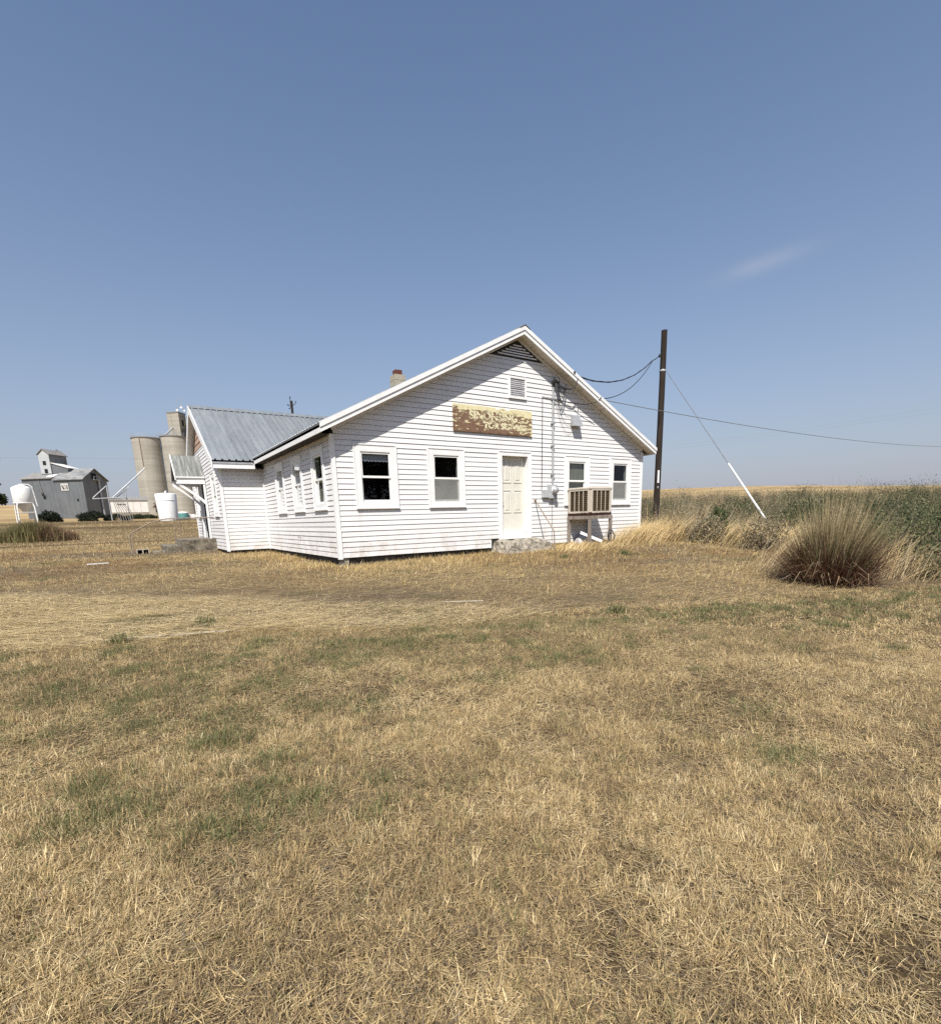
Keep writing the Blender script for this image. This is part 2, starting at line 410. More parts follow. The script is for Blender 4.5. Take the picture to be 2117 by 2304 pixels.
def raw_mesh(name, V, L, ls, lt, C, mat, parent=None):
    me = bpy.data.meshes.new(name)
    me.vertices.add(len(V)); me.vertices.foreach_set('co', np.ascontiguousarray(V, dtype=np.float32).ravel())
    me.loops.add(len(L)); me.loops.foreach_set('vertex_index', np.ascontiguousarray(L, dtype=np.int32))
    me.polygons.add(len(ls)); me.polygons.foreach_set('loop_start', np.ascontiguousarray(ls, dtype=np.int32)); me.polygons.foreach_set('loop_total', np.ascontiguousarray(lt, dtype=np.int32))
    me.update(calc_edges=True)
    if C is not None:
        at = me.attributes.new('Col', 'FLOAT_COLOR', 'POINT')
        c4 = np.ones((len(V), 4), np.float32); c4[:, :3] = np.clip(C, 0, 1); at.data.foreach_set('color', c4.ravel())
    me.materials.append(M[mat]); ob = bpy.data.objects.new(name, me); col.objects.link(ob)
    if parent is not None: attach(ob, parent)
    return ob
def leaf_mesh(name, P, size, colr, mat='leaf', parent=None, updir=None):
    """many small leaf quads at points P with random orientation"""
    N = len(P); a = rng.normal(size=(N, 3)); 
    if updir is not None: a = a * .6 + updir
    a /= np.linalg.norm(a, axis=1)[:, None]; b = np.cross(a, rng.normal(size=(N, 3))); b /= np.linalg.norm(b, axis=1)[:, None]
    s = size[:, None]
    V = np.stack([P, P + a * s * .5 + b * s * .28, P + a * s, P + a * s * .5 - b * s * .28], 1).reshape(-1, 3)
    L = np.arange(N * 4); ls = np.arange(N) * 4; lt = np.full(N, 4)
    return raw_mesh(name, V, L, ls, lt, np.repeat(colr, 4, 0), mat, parent)
def pick(N, cols, w, jit=.18):
    c = np.array(cols)[rng.choice(len(cols), N, p=np.array(w) / sum(w))]
    return c * (1 + rng.normal(0, jit, (N, 1))).clip(.5, 1.6)
# ------------------------------------------------------------------ ground
def mat_ground():
    t = NT('ground_soil').p(.95, 0, .15)
    v = t.coord()
    big = t.noise(.55, 6, .65, v); mid = t.noise(4.5, 6, .7, v)
    strawn = t.n('ShaderNodeTexNoise'); strawn.inputs['Scale'].default_value = 14; strawn.inputs['Detail'].default_value = 6
    t.l(t.coord((.35, 1.6, 1), (0, 0, R(18))), strawn.inputs['Vector'])
    c = t.ramp(big, [(.33, (.062, .043, .025)), (.5, (.115, .079, .042)), (.68, (.19, .132, .066))])
    c = t.mix(.45, c, t.ramp(strawn.outputs['Fac'], [(.32, (.06, .042, .025)), (.52, (.16, .114, .058)), (.72, (.36, .27, .135))]))
    c = t.mix(.3, c, t.ramp(mid, [(.3, (.05, .038, .026)), (.7, (.22, .17, .10))]))
    # dark rooty thatch under the lawn, paler dust and chaff on the bare yard beyond its edge
    gp = t.n('ShaderNodeNewGeometry'); sx = t.n('ShaderNodeSeparateXYZ'); t.l(gp.outputs['Position'], sx.inputs[0])
    m1 = t.n('ShaderNodeMath', operation='MULTIPLY_ADD'); t.l(sx.outputs['X'], m1.inputs[0]); m1.inputs[1].default_value = .33; m1.inputs[2].default_value = 6.54
    m2 = t.n('ShaderNodeMath', operation='ADD'); t.l(sx.outputs['Y'], m2.inputs[0]); t.l(m1.outputs[0], m2.inputs[1])
    m3 = t.n('ShaderNodeMath', operation='MULTIPLY_ADD'); t.l(mid, m3.inputs[0]); m3.inputs[1].default_value = 1.2; t.l(m2.outputs[0], m3.inputs[2])
    ml = t.n('ShaderNodeMapRange'); t.l(m3.outputs[0], ml.inputs[0]); ml.inputs[1].default_value = .2; ml.inputs[2].default_value = 1.2
    c = t.mix(ml.outputs[0], t.mix(1.0, c, (.52, .50, .47), 'MULTIPLY'), c)
    geo = t.n('ShaderNodeNewGeometry'); ln = t.n('ShaderNodeVectorMath', operation='LENGTH'); t.l(geo.outputs['Position'], ln.inputs[0])
    mr = t.n('ShaderNodeMapRange'); t.l(ln.outputs['Value'], mr.inputs[0]); mr.inputs[1].default_value = 45; mr.inputs[2].default_value = 130
    fb = t.noise(.018, 6, .65, t.coord((1, 1, 1))); fs = t.noise(.09, 5, .7, t.coord((.25, 1, 1), (0, 0, R(35))))
    fc = t.ramp(fb, [(.35, (.20, .135, .065)), (.5, (.34, .24, .12)), (.66, (.44, .33, .175))])
    fc = t.mix(.35, fc, t.ramp(fs, [(.35, (.12, .085, .045)), (.6, (.40, .29, .145))]))
    c = t.mix(mr.outputs[0], c, fc)
    t.setcol(c); t.bump(strawn.outputs['Fac'], .7, .03); M['ground_soil'] = t.m
mat_ground()
def build_ground():
    rs = np.concatenate([[0.0], np.geomspace(.5, 6000, 190)]); na = 288
    th = np.linspace(0, 2 * np.pi, na, endpoint=False)
    V = []
    for r in rs[1:]:
        x = CAM.x + r * np.sin(th); y = CAM.y + r * np.cos(th); V.append(np.stack([x, y, gz(x, y)], 1))
    V = np.concatenate([np.array([[CAM.x, CAM.y, float(gz(CAM.x, CAM.y))]])] + V)
    F = []
    nr = len(rs) - 1
    i = np.arange(nr - 1)[:, None] * na + 1; k = np.arange(na)[None]; k2 = (k + 1) % na
    Q = np.stack([i + k, i + na + k, i + na + k2, i + k2], -1).reshape(-1, 4)
    T = np.stack([np.zeros(na, int), 1 + k[0], 1 + k2[0]], -1)
    L = np.concatenate([Q.ravel(), T.ravel()]); ls = np.concatenate([np.arange(len(Q)) * 4, len(Q) * 4 + np.arange(na) * 3]); lt = np.concatenate([np.full(len(Q), 4), np.full(na, 3)])
    ob = raw_mesh('ground', V, L, ls, lt, None, 'ground_soil'); ob.data.polygons.foreach_set('use_smooth', [True] * len(ls))
    tag(ob, kind='structure')
build_ground()

# ------------------------------------------------------------------ the house
W_, L1, WW = 10.462, 6.76, -1.317
SL = .493; ZE = 2.678; EAVE = .309
low = lambda x: ZE + SL * (min(x, W_ - x) + EAVE)          # underside of the rake
WY1 = 14.05; WRY = 10.40; WSL = .5646
wlow = lambda y: 2.53 + WSL * (min(y, 2 * WRY - y) - 6.45)
front = lambda a, n, z: (a, -n, z)
left = lambda a, n, z: (-n, a, z)
wfront = lambda a, n, z: (a, L1 - n, z)
wgable = lambda a, n, z: (WW - n, a, z)
def lbox(mb, fn, a0, a1, n0, n1, z0, z1):
    return mb.hexa([fn(a0, n0, z0), fn(a1, n0, z0), fn(a1, n1, z0), fn(a0, n1, z0), fn(a0, n0, z1), fn(a1, n0, z1), fn(a1, n1, z1), fn(a0, n1, z1)])
house = thing('clapboard_house', (5, 5, -.2), 'long white clapboard house with gabled front, cream door and grey metal wing roof', 'house')
ROW = .1179
NB = [0]
def lap_board(fn, a0, a1, b0, b1, z, zt):
    q = .0185 + random.uniform(-.002, .002); j0, j1 = random.uniform(-.0018, .0018), random.uniform(-.0018, .0018); g = .0045 if z > .01 else 0
    MB().hexa([fn(a0, 0, z + j0 + g + .003), fn(b0, 0, z + j1 + g + .003), fn(b0, q + random.uniform(-.0015, .0015), z + j1 + g), fn(a0, q, z + j0 + g), fn(a1, 0, zt), fn(b1, 0, zt), fn(b1, .005, zt), fn(a1, .005, zt)]).build('siding_board', 'siding', house)
def siding(fn, aL, aR, z0, z1, holes):
    k = 0; z = z0
    while z < z1 - .02:
        zt = min(z + ROW, z1)
        segs = [(None, None)]
        hs_ = sorted((h for h in holes if h[2] < zt - .004 and h[3] > z + .004), key=lambda h: h[0])
        ed = []
        cur = None
        for h in hs_: ed.append((cur, h[0])); cur = h[1]
        ed.append((cur, None))
        for (s, e) in ed:
            a0, a1 = (aL(z), aL(zt)) if s is None else (s, s)
            b0, b1 = (aR(z), aR(zt)) if e is None else (e, e)
            if b0 - a0 < .03: continue
            if b1 < a1: b1 = a1 = (a1 + b1) / 2
            cuts = []
            if b0 - a0 > 3.0 and b1 - a1 > 1.5 and NB[0] < 36 and random.random() < .75:
                cuts = [random.uniform(max(a0, a1) + .5, min(b0, b1) - .5)]; NB[0] += 1
            ends = [(a0, a1)] + [(q_, q_) for q_ in cuts] + [(b0, b1)]
            for (a0, a1), (b0, b1) in zip(ends[:-1], ends[1:]):
                lap_board(fn, a0, a1, b0 - (.0025 if (b0, b1) != ends[-1] else 0), b1 - (.0025 if (b0, b1) != ends[-1] else 0), z, zt)
        z += ROW; k += 1
def shell(fn, a0, a1, z0, z1, holes, n0=-.13, n1=-.002):
    xs = sorted({a0, a1, *[h[0] for h in holes], *[h[1] for h in holes]}); zs = sorted({z0, z1, *[h[2] for h in holes], *[h[3] for h in holes]})
    m = MB()
    for i in range(len(xs) - 1):
        for j in range(len(zs) - 1):
            cx, cz = (xs[i] + xs[i + 1]) / 2, (zs[j] + zs[j + 1]) / 2
            if any(h[0] < cx < h[1] and h[2] < cz < h[3] for h in holes): continue
            lbox(m, fn, xs[i], xs[i + 1], n0, n1, zs[j], zs[j + 1])
    return m
ZB, ZT = 1.121, 2.522
CW = .14
win_front = [(.491, 1.537), (2.392, 3.445), (6.983, 7.994), (8.926, 9.904)]
win_left = [(.54, 1.474), (2.333, 3.281), (4.141, 5.084)]
win_gable = [(7.62, 8.52), (12.35, 13.25)]
hole = lambda a, b: (a + .125, b - .125, ZB + .125, ZT - .125)
DO = (4.665, 5.565, .366, 2.436)          # door opening
DC = (4.551, 5.675, .206, 2.545)
fh = [hole(*w) for w in win_front] + [(DO[0] - .02, DO[1] + .02, -.01, DO[3] + .02)]
fh_sid = [hole(*w) for w in win_front] + [(DO[0] - .03, DO[1] + .03, .09, DO[3] + .01), (4.97, 5.465, 3.955, 4.40)]
lh = [hole(*w) for w in win_left]
gdoor = (10.35, 11.25, .36, 2.36)
gh = [hole(*w) for w in win_gable] + [gdoor]

# front wall: the courses below stop one board higher at the door
siding(front, lambda z: .055, lambda z: W_ - .055, 0, 24 * ROW, [(4.262, 5.70, -1, .20)] + fh_sid)
inv = lambda z: (z - ZE) / SL - EAVE
z0g = 24 * ROW
siding(front, lambda z: max(.0, inv(z)) + .05, lambda z: min(W_, W_ - inv(z)) - .05, z0g, 4.90, fh_sid)
siding(left, lambda y: .055, lambda y: L1 - .045, 0, 2.70, lh)
siding(wfront, lambda z: WW + .055, lambda z: -.04, 0, 2.56, [])
winv = lambda z: (z - 2.53) / WSL + 6.45
siding(wgable, lambda z: L1 + .055, lambda z: WY1 - .055, 0, 23 * ROW, gh + [(9.06, 12.4, -1, .33)])
z0w = 23 * ROW
siding(wgable, lambda z: max(L1, winv(z)) + .04, lambda z: min(WY1, 2 * WRY - winv(z)) - .04, z0w, 3.62, [])
# weathered cedar shingles above the siding of the wing gable
zz = 3.62; kk = 0
while zz < 4.55:
    y0 = max(L1, winv(zz + .2)) + .05; y1 = 2 * WRY - y0
    y = y0 + (kk % 2) * .06
    while y < y1 - .05:
        w = random.uniform(.10, .17); ye = min(y + w, y1)
        m = MB(); q = .02 + random.uniform(0, .012); zb = zz - random.uniform(0, .02)
        m.hexa([wgable(y, 0, zb), wgable(ye - .006, 0, zb), wgable(ye - .006, q, zb), wgable(y, q, zb), wgable(y, 0, zz + .21), wgable(ye - .006, 0, zz + .21), wgable(ye - .006, .006, zz + .21), wgable(y, .006, zz + .21)])
        m.build('shingle', 'cedar_shingle', house); y = ye + .002
    zz += .19; kk += 1

# wall shells, floor, ceiling and foundation
sh = shell(front, -.002, W_, 0, 2.75, fh + [])
sh.prism([(.0, .002, 2.75), (W_, .002, 2.75), (W_ / 2, .002, low(W_ / 2) + .0)], (0, .12, 0))
sh.v += []; 
wall_shell = sh.build('wall', 'sheathing', house)
m = shell(left, .131, L1 + .13, 0, 2.72, lh); m.build('wall', 'sheathing', house)
m = shell(wfront, WW + .002, -.131, 0, 2.6, []); m.build('wall', 'sheathing', house)
m = shell(wgable, L1 + .131, WY1, 0, 2.7, gh); m.prism([wgable(L1 + .131, -.13, 2.7), wgable(WY1, -.13, 2.7), wgable(WRY, -.13, wlow(WRY))], (.12, 0, 0)); m.build('wall', 'sheathing', house)
m = MB(); m.box(W_ - .12, W_ - .002, .13, HY1, 0, 2.75); m.box(0, W_ - .13, HY1 - .12, HY1, 0, 2.75); m.box(WW + .13, -.001, WY1 - .12, WY1, 0, 2.6); m.box(.002, .12, WY1 - .11, HY1 - .13, 0, 2.72)
m.prism([(.0, HY1, 2.75), (W_, HY1, 2.75), (W_ / 2, HY1, low(W_ / 2))], (0, -.1, 0)); m.build('wall', 'sheathing', house)
m = MB(); m.box(.13, W_ - .13, .14, HY1 - .13, .12, .2); m.box(WW + .14, .12, L1 + .14, WY1 - .13, .12, .2); m.build('floor', 'interior', house)
m = MB(); m.box(.13, W_ - .13, .14, HY1 - .13, 2.62, 2.68); m.box(WW + .14, .12, L1 + .14, WY1 - .13, 2.5, 2.56); m.build('ceiling', 'interior', house)
m = MB(); m.box(.06, W_ - .06, .06, HY1 - .05, -.7, -.012); m.box(WW + .06, .05, L1 + .06, WY1 - .06, -.7, -.013); m.build('foundation', 'foundation', house)
m = MB(); m.box(.03, .21, .02, .2, -.55, -.02); m.build('corner_block', 'concrete', house)
m = MB(); m.box(3.4, 3.52, .14, 9, .2, 2.62); m.box(.14, 6.5, 4.5, 4.6, .2, 2.62); m.box(6.5, 6.6, .14, 9, .2, 2.62); m.build('partition', 'interior', house)

# corner boards
def corner(fnboxes, name='corner_board'):
    m = MB()
    for b in fnboxes: m.box(*b)
    m.build(name, 'trim', house)
corner([(-.032, .062, -.032, -.0015, -.03, 2.70), (-.032, -.0015, -.0015, .062, -.03, 2.70)])
corner([(W_ - .062, W_ + .032, -.032, -.0015, -.03, 2.76), (W_ + .0015, W_ + .032, -.0015, .062, -.03, 2.70)])
corner([(WW - .032, WW + .062, L1 - .032, L1 - .0015, -.03, 2.56), (WW - .032, WW - .0015, L1 - .0015, L1 + .062, -.03, 2.60)])
corner([(-.045, -.0015, L1 - .045, L1 - .0015, -.02, 2.60)])
corner([(WW - .032, WW - .0015, WY1 - .062, WY1 + .03, -.03, 2.62)])
m = MB(); m.box(4.245, 4.262, -.03, -.001, -.01, .205); m.build('corner_board', 'trim', house)

def window(fn, a0, a1, blind=None, valance=False, mid=None, screen=False):
    zb, zt = ZB, ZT
    m = MB()                                   # casing: head, jambs, apron, with a raised outer lip
    lbox(m, fn, a0, a0 + CW, .0, .032, zb, zt); lbox(m, fn, a1 - CW, a1, .0, .032, zb, zt)
    lbox(m, fn, a0 + CW, a1 - CW, .0, .031, zt - CW, zt); lbox(m, fn, a0 + CW, a1 - CW, .0, .031, zb, zb + CW * .8)
    for q in ((a0 - .012, a0 + .014, zb, zt + .012), (a1 - .014, a1 + .012, zb, zt + .012), (a0 + .014, a1 - .014, zt - .012, zt + .012)):
        lbox(m, fn, q[0], q[1], .001, .044, q[2], q[3])
    w = m.build('window', 'trim', house)
    i0, i1, j0, j1 = a0 + CW, a1 - CW, zb + CW * .8, zt - CW
    m = MB()                                   # jamb liner
    lbox(m, fn, i0 - .013, i0 + .016, -.125, .030, j0, j1); lbox(m, fn, i1 - .016, i1 + .013, -.125, .030, j0, j1)
    lbox(m, fn, i0 + .016, i1 - .016, -.125, .030, j1 - .016, j1 + .012); lbox(m, fn, i0 + .016, i1 - .016, -.125, .030, j0 - .012, j0 + .014)
    m.build('jamb', 'window_white', w)
    m = MB(); lbox(m, fn, a0 - .02, a1 + .02, .001, .062, zb - .028, zb - .001); m.build('sill', 'trim', w)
    zm = mid if mid else (j0 + j1) / 2 + .0
    i0 += .016; i1 -= .016; j0 += .014; j1 -= .016
    st = .038
    for nm, (b0, b1), (n0, n1) in (('sash', (zm - .02, j1), (-.012, .012)), ('sash', (j0, zm + .025), (-.037, -.0135))):
        m = MB()
        lbox(m, fn, i0 + .002, i0 + st, n0, n1, b0, b1); lbox(m, fn, i1 - st, i1 - .002, n0, n1, b0, b1)
        lbox(m, fn, i0 + st, i1 - st, n0, n1, b1 - .045, b1); lbox(m, fn, i0 + st, i1 - st, n0, n1, b0, b0 + (.05 if nm else .05))
        m.build('sash', 'window_white', w)
        m = MB(); g = (n0 + n1) / 2; m.add([fn(i0 + st - .004, g, b0 + .046), fn(i1 - st + .004, g, b0 + .046), fn(i1 - st + .004, g, b1 - .041), fn(i0 + st - .004, g, b1 - .041)], [(0, 1, 2, 3)])
        m.build('pane', 'glass', w, fix=False)
    if blind:
        b0, b1 = {'lower': (j0 + .02, zm), 'full': (j0 + .02, j1), 'upper': (zm, j1)}[blind]
        N = 22; vs = []; fs = []
        for i in range(N + 1):
            a = i0 + .01 + (i1 - i0 - .02) * i / N; n = -.070 - .012 * (i % 2)
            vs += [fn(a, n, b0), fn(a, n, b1)]
        for i in range(N): fs.append((2 * i, 2 * i + 2, 2 * i + 3, 2 * i + 1))
        MB().add(vs, fs).build('curtain', 'blind', w, fix=False)
    if screen:
        MB().add([fn(i0 + .004, .004, j0), fn(i1 - .004, .004, j0), fn(i1 - .004, .004, zm - .021), fn(i0 + .004, .004, zm - .021)], [(0, 1, 2, 3)]).build('insect_screen', 'insect_screen', w, fix=False)
    if valance:
        N = 28; vs = []; fs = []
        for i in range(N + 1):
            a = i0 + .01 + (i1 - i0 - .02) * i / N; n = -.060 - .010 * (i % 2)
            vs += [fn(a, n, j1 - .19 - .022 * abs(math.sin(i / N * math.pi * 8))), fn(a, n, j1)]
        for i in range(N): fs.append((2 * i, 2 * i + 2, 2 * i + 3, 2 * i + 1))
        MB().add(vs, fs).build('lace_valance', 'lace', w, fix=False)
    return w
window(front, *win_front[0], valance=True); window(front, *win_front[1], blind='lower', screen=True); window(front, *win_front[2], blind='full'); window(front, *win_front[3], blind='lower', screen=True)
for k_, w in enumerate(win_left): window(left, *w, blind='lower' if k_ == 0 else None)
for w in win_gable: window(wgable, *w, blind='lower')

# front door: casing, deep jamb, panelled slab, knob, threshold
m = MB()
lbox(m, front, DC[0], DO[0], 0, .034, DC[2], DC[3]); lbox(m, front, DO[1], DC[1], 0, .034, DC[2], DC[3]); lbox(m, front, DO[0], DO[1], 0, .033, DO[3], DC[3])
for q in ((DC[0] - .012, DC[0] + .014, DC[2], DC[3] + .012), (DC[1] - .014, DC[1] + .012, DC[2], DC[3] + .012), (DC[0] + .014, DC[1] - .014, DC[3] - .012, DC[3] + .012)): lbox(m, front, q[0], q[1], .001, .046, q[2], q[3])
dframe = m.build('door_frame', 'trim', house)
m = MB(); lbox(m, front, DO[0] - .018, DO[0] + .004, -.135, .032, DO[2], DO[3]); lbox(m, front, DO[1] - .004, DO[1] + .018, -.135, .032, DO[2], DO[3]); lbox(m, front, DO[0] + .004, DO[1] - .004, -.135, .032, DO[3] - .004, DO[3] + .018)
m.build('jamb', 'trim', dframe)
m = MB(); lbox(m, front, DO[0] - .0, DO[1] + .0, -.13, .05, DO[2] - .16, DO[2] - .012); m.build('threshold', 'trim', dframe)
door = None
def front_door():
    a0, a1, z0, z1 = DO[0] + .006, DO[1] - .006, DO[2] - .008, DO[3] - .008
    n = -.118
    m = MB(); lbox(m, front, a0, a1, n - .04, n, z0, z1)
    d = m.build('door', 'door_cream', house)
    H = z1 - z0; Wd = a1 - a0
    for (p0, p1) in ((.665, .945), (.275, .575)):
        for s in (0, 1):
            x0 = a0 + Wd * (.13 if s == 0 else .55); x1 = x0 + Wd * .32
            q0, q1 = z0 + H * p0, z0 + H * p1
            m = MB()      # raised panel: a moulded rim standing proud round a bevelled field
            b = .028
            for r in ((x0, x1, q1 - b, q1), (x0, x1, q0, q0 + b), (x0, x0 + b, q0 + b, q1 - b), (x1 - b, x1, q0 + b, q1 - b)): lbox(m, front, r[0], r[1], n + .0005, n + .012, r[2], r[3])
            x0 += .06; x1 -= .06; q0 += .06; q1 -= .06; bb = .022
            m.add([front(x0, n + .001, q0), front(x1, n + .001, q0), front(x1, n + .001, q1), front(x0, n + .001, q1), front(x0 + bb, n + .011, q0 + bb), front(x1 - bb, n + .011, q0 + bb), front(x1 - bb, n + .011, q1 - bb), front(x0 + bb, n + .011, q1 - bb)], [(4, 5, 6, 7), (0, 1, 5, 4), (1, 2, 6, 5), (2, 3, 7, 6), (3, 0, 4, 7)])
            m.build('panel', 'door_cream', d)
    m = MB(); x, z = a0 + .065, z0 + .84
    m.lathe((0, 0, 0), [(.001, 0), (.032, .001), (.032, .012), (.014, .014), (.013, .04), (.026, .048), (.030, .062), (.022, .075), (.001, .078)], 20)
    m.v = [(x + v[0], -(n + v[2]) if False else -(n) - v[2], z + v[1]) for v in m.v]
    m.build('knob', 'galvanized', d)
    m = MB(); lbox(m, front, x - .02, x + .02, n + .001, n + .01, z - .12, z + .05); m.build('lock_plate', 'galvanized', d)
front_door()
# wing door under the awning
m = MB(); lbox(m, wgable, gdoor[0] - .1, gdoor[0], 0, .033, gdoor[2] - .02, gdoor[3] + .1); lbox(m, wgable, gdoor[1], gdoor[1] + .1, 0, .033, gdoor[2] - .02, gdoor[3] + .1); lbox(m, wgable, gdoor[0], gdoor[1], 0, .032, gdoor[3], gdoor[3] + .1); m.build('door_frame', 'trim', house)
m = MB(); lbox(m, wgable, gdoor[0], gdoor[1], -.1, -.05, gdoor[2], gdoor[3]); m.build('door', 'trim', house)

# gable louvres
def tri_vent():
    x0, x1, zb, zt = 4.46, 6.0, 4.915, 5.29
    cx = (x0 + x1) / 2
    m = MB(); m.prism([(x0 - .02, -.012, zb), (x1 + .02, -.012, zb), (cx, -.012, zt + .02)], (0, .008, 0)); v = m.build('gable_louver', 'vent_shade', house)
    n = 6
    for i in range(n):
        z = zb + .02 + (zt - zb) * i / n; h = (zt - zb) / n
        f = lambda q: (q - zb) / (zt - zb)
        xa = x0 + (cx - x0) * f(z + h * .6) ; xb = x1 - (x1 - cx) * f(z + h * .6)
        if xb - xa < .05: continue
        MB().hexa([(xa, -.014, z + h * .62), (xb, -.014, z + h * .62), (xb, -.045, z + .004), (xa, -.045, z + .004), (xa, -.014, z + h * .62 + .012), (xb, -.014, z + h * .62 + .012), (xb, -.045, z + .034), (xa, -.045, z + .034)]).build('slat', 'trim', v)
tri_vent()
def square_vent():
    x0, x1, z0, z1 = 4.916, 5.519, 3.903, 4.454
    m = MB(); b = .055
    for r in ((x0, x1, z1 - b, z1), (x0, x1, z0, z0 + b), (x0, x0 + b, z0 + b, z1 - b), (x1 - b, x1, z0 + b, z1 - b)): lbox(m, front, r[0], r[1], 0, .05, r[2], r[3])
    v = m.build('wall_louver', 'trim', house)
    m = MB(); lbox(m, front, x0 + b, x1 - b, .0005, .004, z0 + b, z1 - b); m.build('backing', 'dark_opening', v)
    n = 9
    for i in range(n):
        z = z0 + b + (z1 - z0 - 2 * b) * i / n; h = (z1 - z0 - 2 * b) / n
        d = .012 if i != 4 else .0
        MB().hexa([front(x0 + b, .006, z + h * .9), front(x1 - b, .006, z + h * .9), front(x1 - b, .034, z + .004 - d), front(x0 + b, .034, z + .004 - d), front(x0 + b, .006, z + h * .9 + .008), front(x1 - b, .006, z + h * .9 + .008), front(x1 - b, .034, z + .014), front(x0 + b, .034, z + .014)]).build('slat', 'plastic_bag', v)
square_vent()

# roofs
def roof_sheet(o, across, down, width, length, ribs, nm=None, h=.022):
    """one ribbed sheet; o upper corner, across unit vector, down unit vector along the slope"""
    o = Vector(o); ac = Vector(across); dn = Vector(down); nv = ac.cross(dn)
    if nv.z < 0: nv = -nv
    prof = []; p = width / ribs
    for i in range(ribs):
        b = i * p
        prof += [(b, 0), (b + p * .36, 0), (b + p * .42, h), (b + p * .58, h), (b + p * .64, 0)]
    prof.append((width + .012, .003))
    vs = []; fs = []
    for (a, q) in prof: vs += [o + ac * a + nv * q, o + ac * a + dn * length + nv * q]
    for i in range(len(prof) - 1): fs.append((2 * i, 2 * i + 2, 2 * i + 3, 2 * i + 1))
    return MB().add(vs, fs).build('roof_sheet', 'roof_metal', house, fix=False)
TH = .19
def main_roof():
    zr = low(W_ / 2) + TH; cx = W_ / 2
    dl = Vector((-1, 0, -SL)).normalized(); dr = Vector((1, 0, -SL)).normalized()
    Ls = math.hypot(cx + EAVE + .02, SL * (cx + EAVE + .02))
    y = -.335; k = 0
    while y < HY1 + .25:
        roof_sheet((cx, y, zr + .004), (0, 1, 0), dl, .8, Ls, 4); roof_sheet((cx, y, zr + .004), (0, 1, 0), dr, .8, Ls, 4); y += .8
    m = MB()     # deck
    for s in (0, 1):
        e = -EAVE if s == 0 else W_ + EAVE
        zz = ZE + .19
        m.prism([(cx, -.30, zr - .03), (e, -.30, ZE + TH - .03), (e, -.30, ZE + .10), (cx, -.30, zr - .09)], (0, HY1 + .55, 0))
    m.build('roof_deck', 'sheathing', house)
    # rake boards: lower board and the metal trim standing proud above it
    for s in (0, 1):
        X = (lambda x: x) if s == 0 else (lambda x: W_ - x)
        m = MB(); m.prism([(X(-EAVE), -.301, ZE), (X(cx), -.301, low(cx)), (X(cx), -.301, low(cx) + .115), (X(-EAVE), -.301, ZE + .115)], (0, -.024, 0)); m.build('rake_board', 'trim', house)
        m = MB(); m.prism([(X(-EAVE - .012), -.300, ZE + .095), (X(cx), -.300, low(cx) + .101), (X(cx), -.300, low(cx) + TH + .012), (X(-EAVE - .012), -.300, ZE + TH + .006)], (0, -.045, 0)); m.build('rake_trim', 'trim', house)
        m = MB(); m.prism([(X(-EAVE), HY1 + .26, ZE), (X(cx), HY1 + .26, low(cx)), (X(cx), HY1 + .26, low(cx) + TH), (X(-EAVE), HY1 + .26, ZE + TH)], (0, .02, 0)); m.build('rake_board', 'trim', house)
        # eave fascia
        m = MB(); a, b = sorted((X(-EAVE), X(-EAVE + .022))); yend = 6.44 if s == 0 else HY1 + .25
        m.box(a, b, -.2995, yend, ZE + .0015, ZE + TH - .01)
        m.build('eave_fascia', 'trim', house)
        if s == 0: MB().box(a, b, WY1 + .3, HY1 + .25, ZE + .0015, ZE + TH - .01).build('eave_fascia', 'trim', house)
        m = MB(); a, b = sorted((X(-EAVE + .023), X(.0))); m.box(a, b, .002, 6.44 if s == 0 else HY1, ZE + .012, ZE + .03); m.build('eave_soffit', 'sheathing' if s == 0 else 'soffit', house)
        # rake soffit, panel by panel
        x = -EAVE + .03
        while x < cx - .02:
            xe = min(x + .30, cx); 
            m = MB(); z1, z2 = low(X(x)) if s == 0 else low(W_ - x), 0
            za = ZE + SL * (x + EAVE) + .02; zb = ZE + SL * (xe - .008 + EAVE) + .02
            m.prism([(X(x), -.299, za), (X(xe - .008), -.299, zb), (X(xe - .008), -.299, zb + .012), (X(x), -.299, za + .012)], (0, .299 - .003, 0)); m.build('soffit_panel', 'soffit', house)
            x = xe
        # frieze moulding where wall meets soffit
        m = MB(); m.prism([(X(.02), -.002, low(.02) - .06), (X(cx), -.002, low(cx) - .06), (X(cx), -.002, low(cx) + .015), (X(.02), -.002, low(.02) + .015)], (0, -.03, 0)); m.build('frieze', 'trim', house)
    m = MB(); m.prism([(cx - .17, -.36, zr - .06), (cx, -.36, zr + .045), (cx + .17, -.36, zr - .06), (cx, -.36, zr + .025)], (0, HY1 + .6, 0)); m.build('ridge_cap', 'roof_metal', house)
main_roof()
